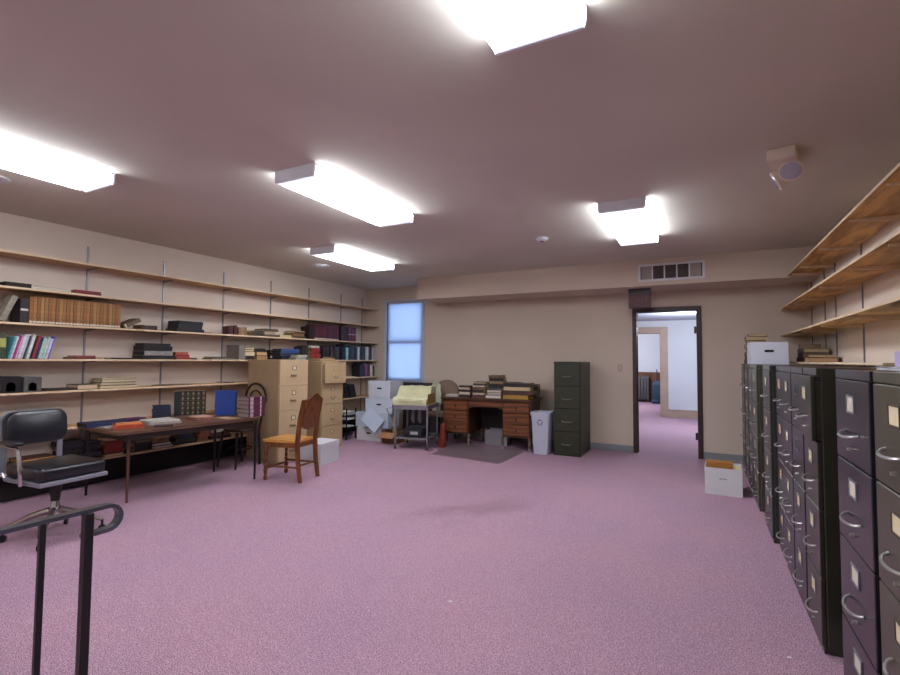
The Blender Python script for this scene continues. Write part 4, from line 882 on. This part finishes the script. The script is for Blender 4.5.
for x in (-.07, .04): MB().tube([(x, .05, .6), (x, .03, .42), (x+.01, .04, .36)], [.022, .03, .01], 8).build('drop_arm', gm_, CT, smooth=True)
MB().tube([(-.29, -.2, .62), (-.40, -.24, .60), (-.27, -.27, .32)], .010, 6).build('leaf_brace', gm_, CT, smooth=True)
# yellow cover: a draped sloping hood
YC = thing('covered_typewriter', 'typewriter under a pale yellow dust cover on the typing stand', 'typewriter', (-3.935, 6.36, .666), R(14))
ym = M('#c2c198', .55, .12, 6, bump=.3)
prof = [(-.26, .0), (-.255, .06), (-.22, .105), (-.10, .13), (-.03, .185), (.04, .262), (.10, .275), (.27, .268), (.275, .0)]
rings = []
for k in range(13):
    u = -1 + k/6; 
    e = .985 if abs(u) > .99 else 1
    rings.append([Vector((u*.265 + .006*math.sin(5*j+k), y*e, z*e*(1 - .03*abs(u)) + (.006*math.sin(k*1.7 + j*1.3) if .01 < z else 0))) for j, (y, z) in enumerate(prof)])
MB().loft(rings).build('dust_cover', ym, YC, smooth=True)
mb = MB()
for z in (.02, .05, .08): mb.tube([(-.2, -.262 + .01*math.sin(z*40), z), (0, -.270, z+.006), (.2, -.262, z)], .006, 6)
mb.build('cover_folds', ym, YC, smooth=True)
MB().box(.268, .272, -.2, .2, .01, .16, m=Matrix.Rotation(R(0), 4, 'Z')).build('side_panel', M('#96743a', .6, .12, 8), YC)
for k, (x, z) in enumerate(((-.1, .165), (.1, .165))):
    pass
o = thing('storage_carton', 'dark low carton on the lower shelf of the typing stand', 'box', (-3.91, 6.42, .181), R(14))
MB().box(-.17, .12, -.18, .2, 0.0005, .12, .004).build('body', M('#1d1b20', .6, .1, 8), o)
MB().box(-.06, .06, -.186, -.1805, .03, .075).build('paper_label', M('#a9a9ac', .6), o)
# behind the stand: beige round chair back, pale green bundle, dark board, reddish bundle
RCx = thing('upholstered_chair', 'beige chair with a rounded back standing behind the desk corner', 'chair', (-3.94, 7.27, 0), R(-90))
bm2 = M('#8d7866', .8, .08, 8)
MB().prism([(-.22, .56)] + [(-.22*math.cos(PI*q/12), .80 + .2*math.sin(PI*q/12)) for q in range(13)] + [(.22, .56)], -.2, -.14, 'YZ').build('backrest', bm2, RCx, smooth=True)
MB().box(-.135, .17, -.2, .2, .38, .47, .02, seg=2).build('seat', bm2, RCx, smooth=True)
for sx in (-.16, .14):
    for sy in (-.17, .17):
        MB().cyl((sx, sy, 0), (sx, sy, .379 if sx > 0 else .60), .014, .018, 8).build('leg', M('#4a3426', .5), RCx, smooth=True)
def blob(name, label, cat, loc, r, mat, sz=(1, 1, 1), seed=1, rough=.2):
    rnd = random.Random(seed); mb = MB()
    bmesh.ops.create_icosphere(mb.bm, subdivisions=3, radius=r)
    ph = [rnd.uniform(0, 6) for _ in range(6)]
    for v_ in mb.bm.verts:
        p = v_.co.normalized()
        f = 1 + rough*(math.sin(6*p.x + ph[0])*math.sin(5*p.y + ph[1]) + .6*math.sin(11*p.z + ph[2])*math.sin(9*p.x + ph[3]))
        v_.co = Vector((v_.co.x*f*sz[0], v_.co.y*f*sz[1], v_.co.z*f*sz[2]))
    zmin = min(v_.co.z for v_ in mb.bm.verts)
    for v_ in mb.bm.verts: v_.co.z = max(v_.co.z, zmin*.7) - zmin*.7
    o = mb.build(name, mat, smooth=True); o.location = loc
    return tag(o, label, cat)
blob('plastic_bag', 'crumpled pale green bag at the rear of the beige chair seat', 'bag', (-4.03, 7.2, .475), .11, M('#c3caae', .45, .15, 6), (1, .6, 2.5), 3)
mb = MB().box(-.38, .38, -.02, .02, 0, .93, .004)
o = mb.build('folding_board', M('#38322f', .5, .1, 8), loc=(-4.5, 7.50, 0), rz=0); tag(o, 'dark board leaning upright below the window behind the typing stand', 'board')
mb = MB().loft([[Vector((dx + a*math.cos(2*PI*k/14), a*.8*math.sin(2*PI*k/14), z)) for k in range(14)] for z, a, dx in ((0, .05, 0), (.04, .065, 0), (.16, .06, .005), (.26, .045, .012), (.33, .052, .02), (.37, .03, .024))])
o = mb.build('leather_bag', M('#7a2f24', .45, .2, 10), loc=(-3.55, 6.55, 0), smooth=True); tag(o, 'reddish brown narrow bag standing between typing stand and desk', 'bag')

# ---------------------------------------------------------------- waste bin
WB = thing('waste_bin', 'tall pale grey plastic waste bin between desk and dark green cabinet', 'waste bin', (-2.065, 6.90, 0), R(2))
bmw = M('#b7bccb', .45, .03, 8)
def rr3(w, d, r, z): return [Vector((x, y, z)) for x, y in rrect(-w/2, w/2, -d/2, d/2, r, 3)]
MB().loft([rr3(.205, .25, .02, .0), rr3(.265, .31, .025, .565), rr3(.25, .295, .02, .565), rr3(.195, .24, .018, .012)]).build('bin_body', bmw, WB, smooth=True)
MB().ring(rrect(-.145, .145, -.167, .167, .03, 3), rrect(-.126, .126, -.148, .148, .02, 3), .555, .60).build('rim', bmw, WB, smooth=True)
ml = MB()
for k in range(3):
    a = R(90 + 120*k)
    cx_, cz_ = .038*math.cos(a), .038*math.sin(a)
    mm = Matrix.Translation((0, -.1517, .46)) @ Matrix.Rotation(R(-3), 4, 'X') @ Matrix.Rotation(-a + PI/2, 4, 'Y')
    ml.box(-.03, .03, -.002, -.0005, .022, .040, m=mm)
    ml.prism([(.03, .012), (.03, .050), (.052, .031)], -.002, -.0005, 'XZ') if False else None
ml.build('emblem', M('#6e7484', .6), WB)

# ---------------------------------------------------------------- handrail in the foreground
HR = thing('handrail', 'black metal handrail with a curled end in the left foreground', 'handrail', (-2.255, 0, 0))
hz = .724
pts = [(0, -.5, hz)] + [(0, 1.165 + .05*math.sin(PI*q/10), hz-.05 + .05*math.cos(PI*q/10)) for q in range(11)] + [(0, 1.10, hz-.10), (0, 1.075, hz-.104)]
MB().strip(pts, .042, .016).build('rail', M('#6b737d', .25, .1, 20, metal=.85), HR, smooth=True)
MB().box(-.001, .035, 1.070, 1.102, 0, hz-.0085, .002).build('post', M('#0d0d0f', .4, .1, 20), HR)
MB().box(-.019, .019, -.45, -.412, 0, hz-.0085, .002).build('post', M('#0d0d0f', .4, .1, 20), HR)
for y in (.935, .78, .625, .47, .315, .16, 0.005, -.15, -.305):
    MB().box(0, .02, y-.010, y+.010, 0, hz-.0085, .0015).build('baluster', M('#0d0d0f', .4, .1, 20), HR)
# specks of paper on the carpet
for (x, y, lb) in ((.333, 2.73, 'tiny white paper scrap on the carpet beside the dark cabinets'), (-1.273, 2.44, 'tiny white paper scrap on the carpet in the room middle')):
    o = MB().prism([(0, 0), (.016, .003), (.02, .014), (.004, .012)], .0005, .003).build('paper_scrap', white_paper_m, loc=(x, y, 0)); tag(o, lb, 'paper scrap')

# ---------------------------------------------------------------- fill lights added outside this room
def area(name, loc, size, sy, power, col, rot=(0, 0, 0)):
    l = bpy.data.lights.new(name, 'AREA'); l.energy = power; l.shape = 'RECTANGLE'; l.size = size; l.size_y = sy; l.color = col
    o = bpy.data.objects.new(name, l); C.objects.link(o); o.location = loc; o.rotation_euler = rot; return o
def point_fill(name, loc, power, col):
    l = bpy.data.lights.new(name, 'POINT'); l.energy = power; l.shadow_soft_size = .14; l.color = col
    o = bpy.data.objects.new(name, l); C.objects.link(o); o.location = loc; return o
point_fill('hall_fill', (-.2, 10.6, 2.0), 42, (.88, .93, 1))  # unseen point light added to brighten the hall walls
point_fill('far_room_fill', (-2.2, 15.0, 2.0), 42, (.97, .97, 1))  # unseen point light added so the room past the hall is lit

w = bpy.data.worlds.new('world'); S.world = w; w.use_nodes = True
bg = w.node_tree.nodes['Background']; bg.inputs['Color'].default_value = (.62, .75, 1, 1); bg.inputs['Strength'].default_value = 2.4

# ---------------------------------------------------------------- camera
f, pitch, yaw, roll = 479.2, .04501, .48151, .00783
cy, sy = math.cos(yaw), math.sin(yaw); cp, sp_ = math.cos(pitch), math.sin(pitch)
fw = Vector((-sy*cp, cy*cp, sp_)); rtv = Vector((cy, sy, 0)); up = rtv.cross(fw)
r2 = rtv*math.cos(roll) + up*math.sin(roll); u2 = -rtv*math.sin(roll) + up*math.cos(roll)
cam = bpy.data.cameras.new('camera'); co = bpy.data.objects.new('camera', cam); C.objects.link(co)
cam.sensor_width = 36; cam.lens = 36*f/900; cam.clip_start = .05
mw = Matrix(((r2.x, u2.x, -fw.x, 0), (r2.y, u2.y, -fw.y, 0), (r2.z, u2.z, -fw.z, 1.36), (0, 0, 0, 1)))
co.matrix_world = mw
S.camera = co
S.view_settings.view_transform = 'Standard'; S.view_settings.look = 'None'; S.view_settings.gamma = 1; S.view_settings.exposure = 1.7
S.view_settings.use_curve_mapping = False
for k_, n_ in _labels.items():
    if n_ > 1: print('DUPLICATE LABEL', n_, k_)
    if len(k_.split()) > 16: print('LONG', len(k_.split()), k_)
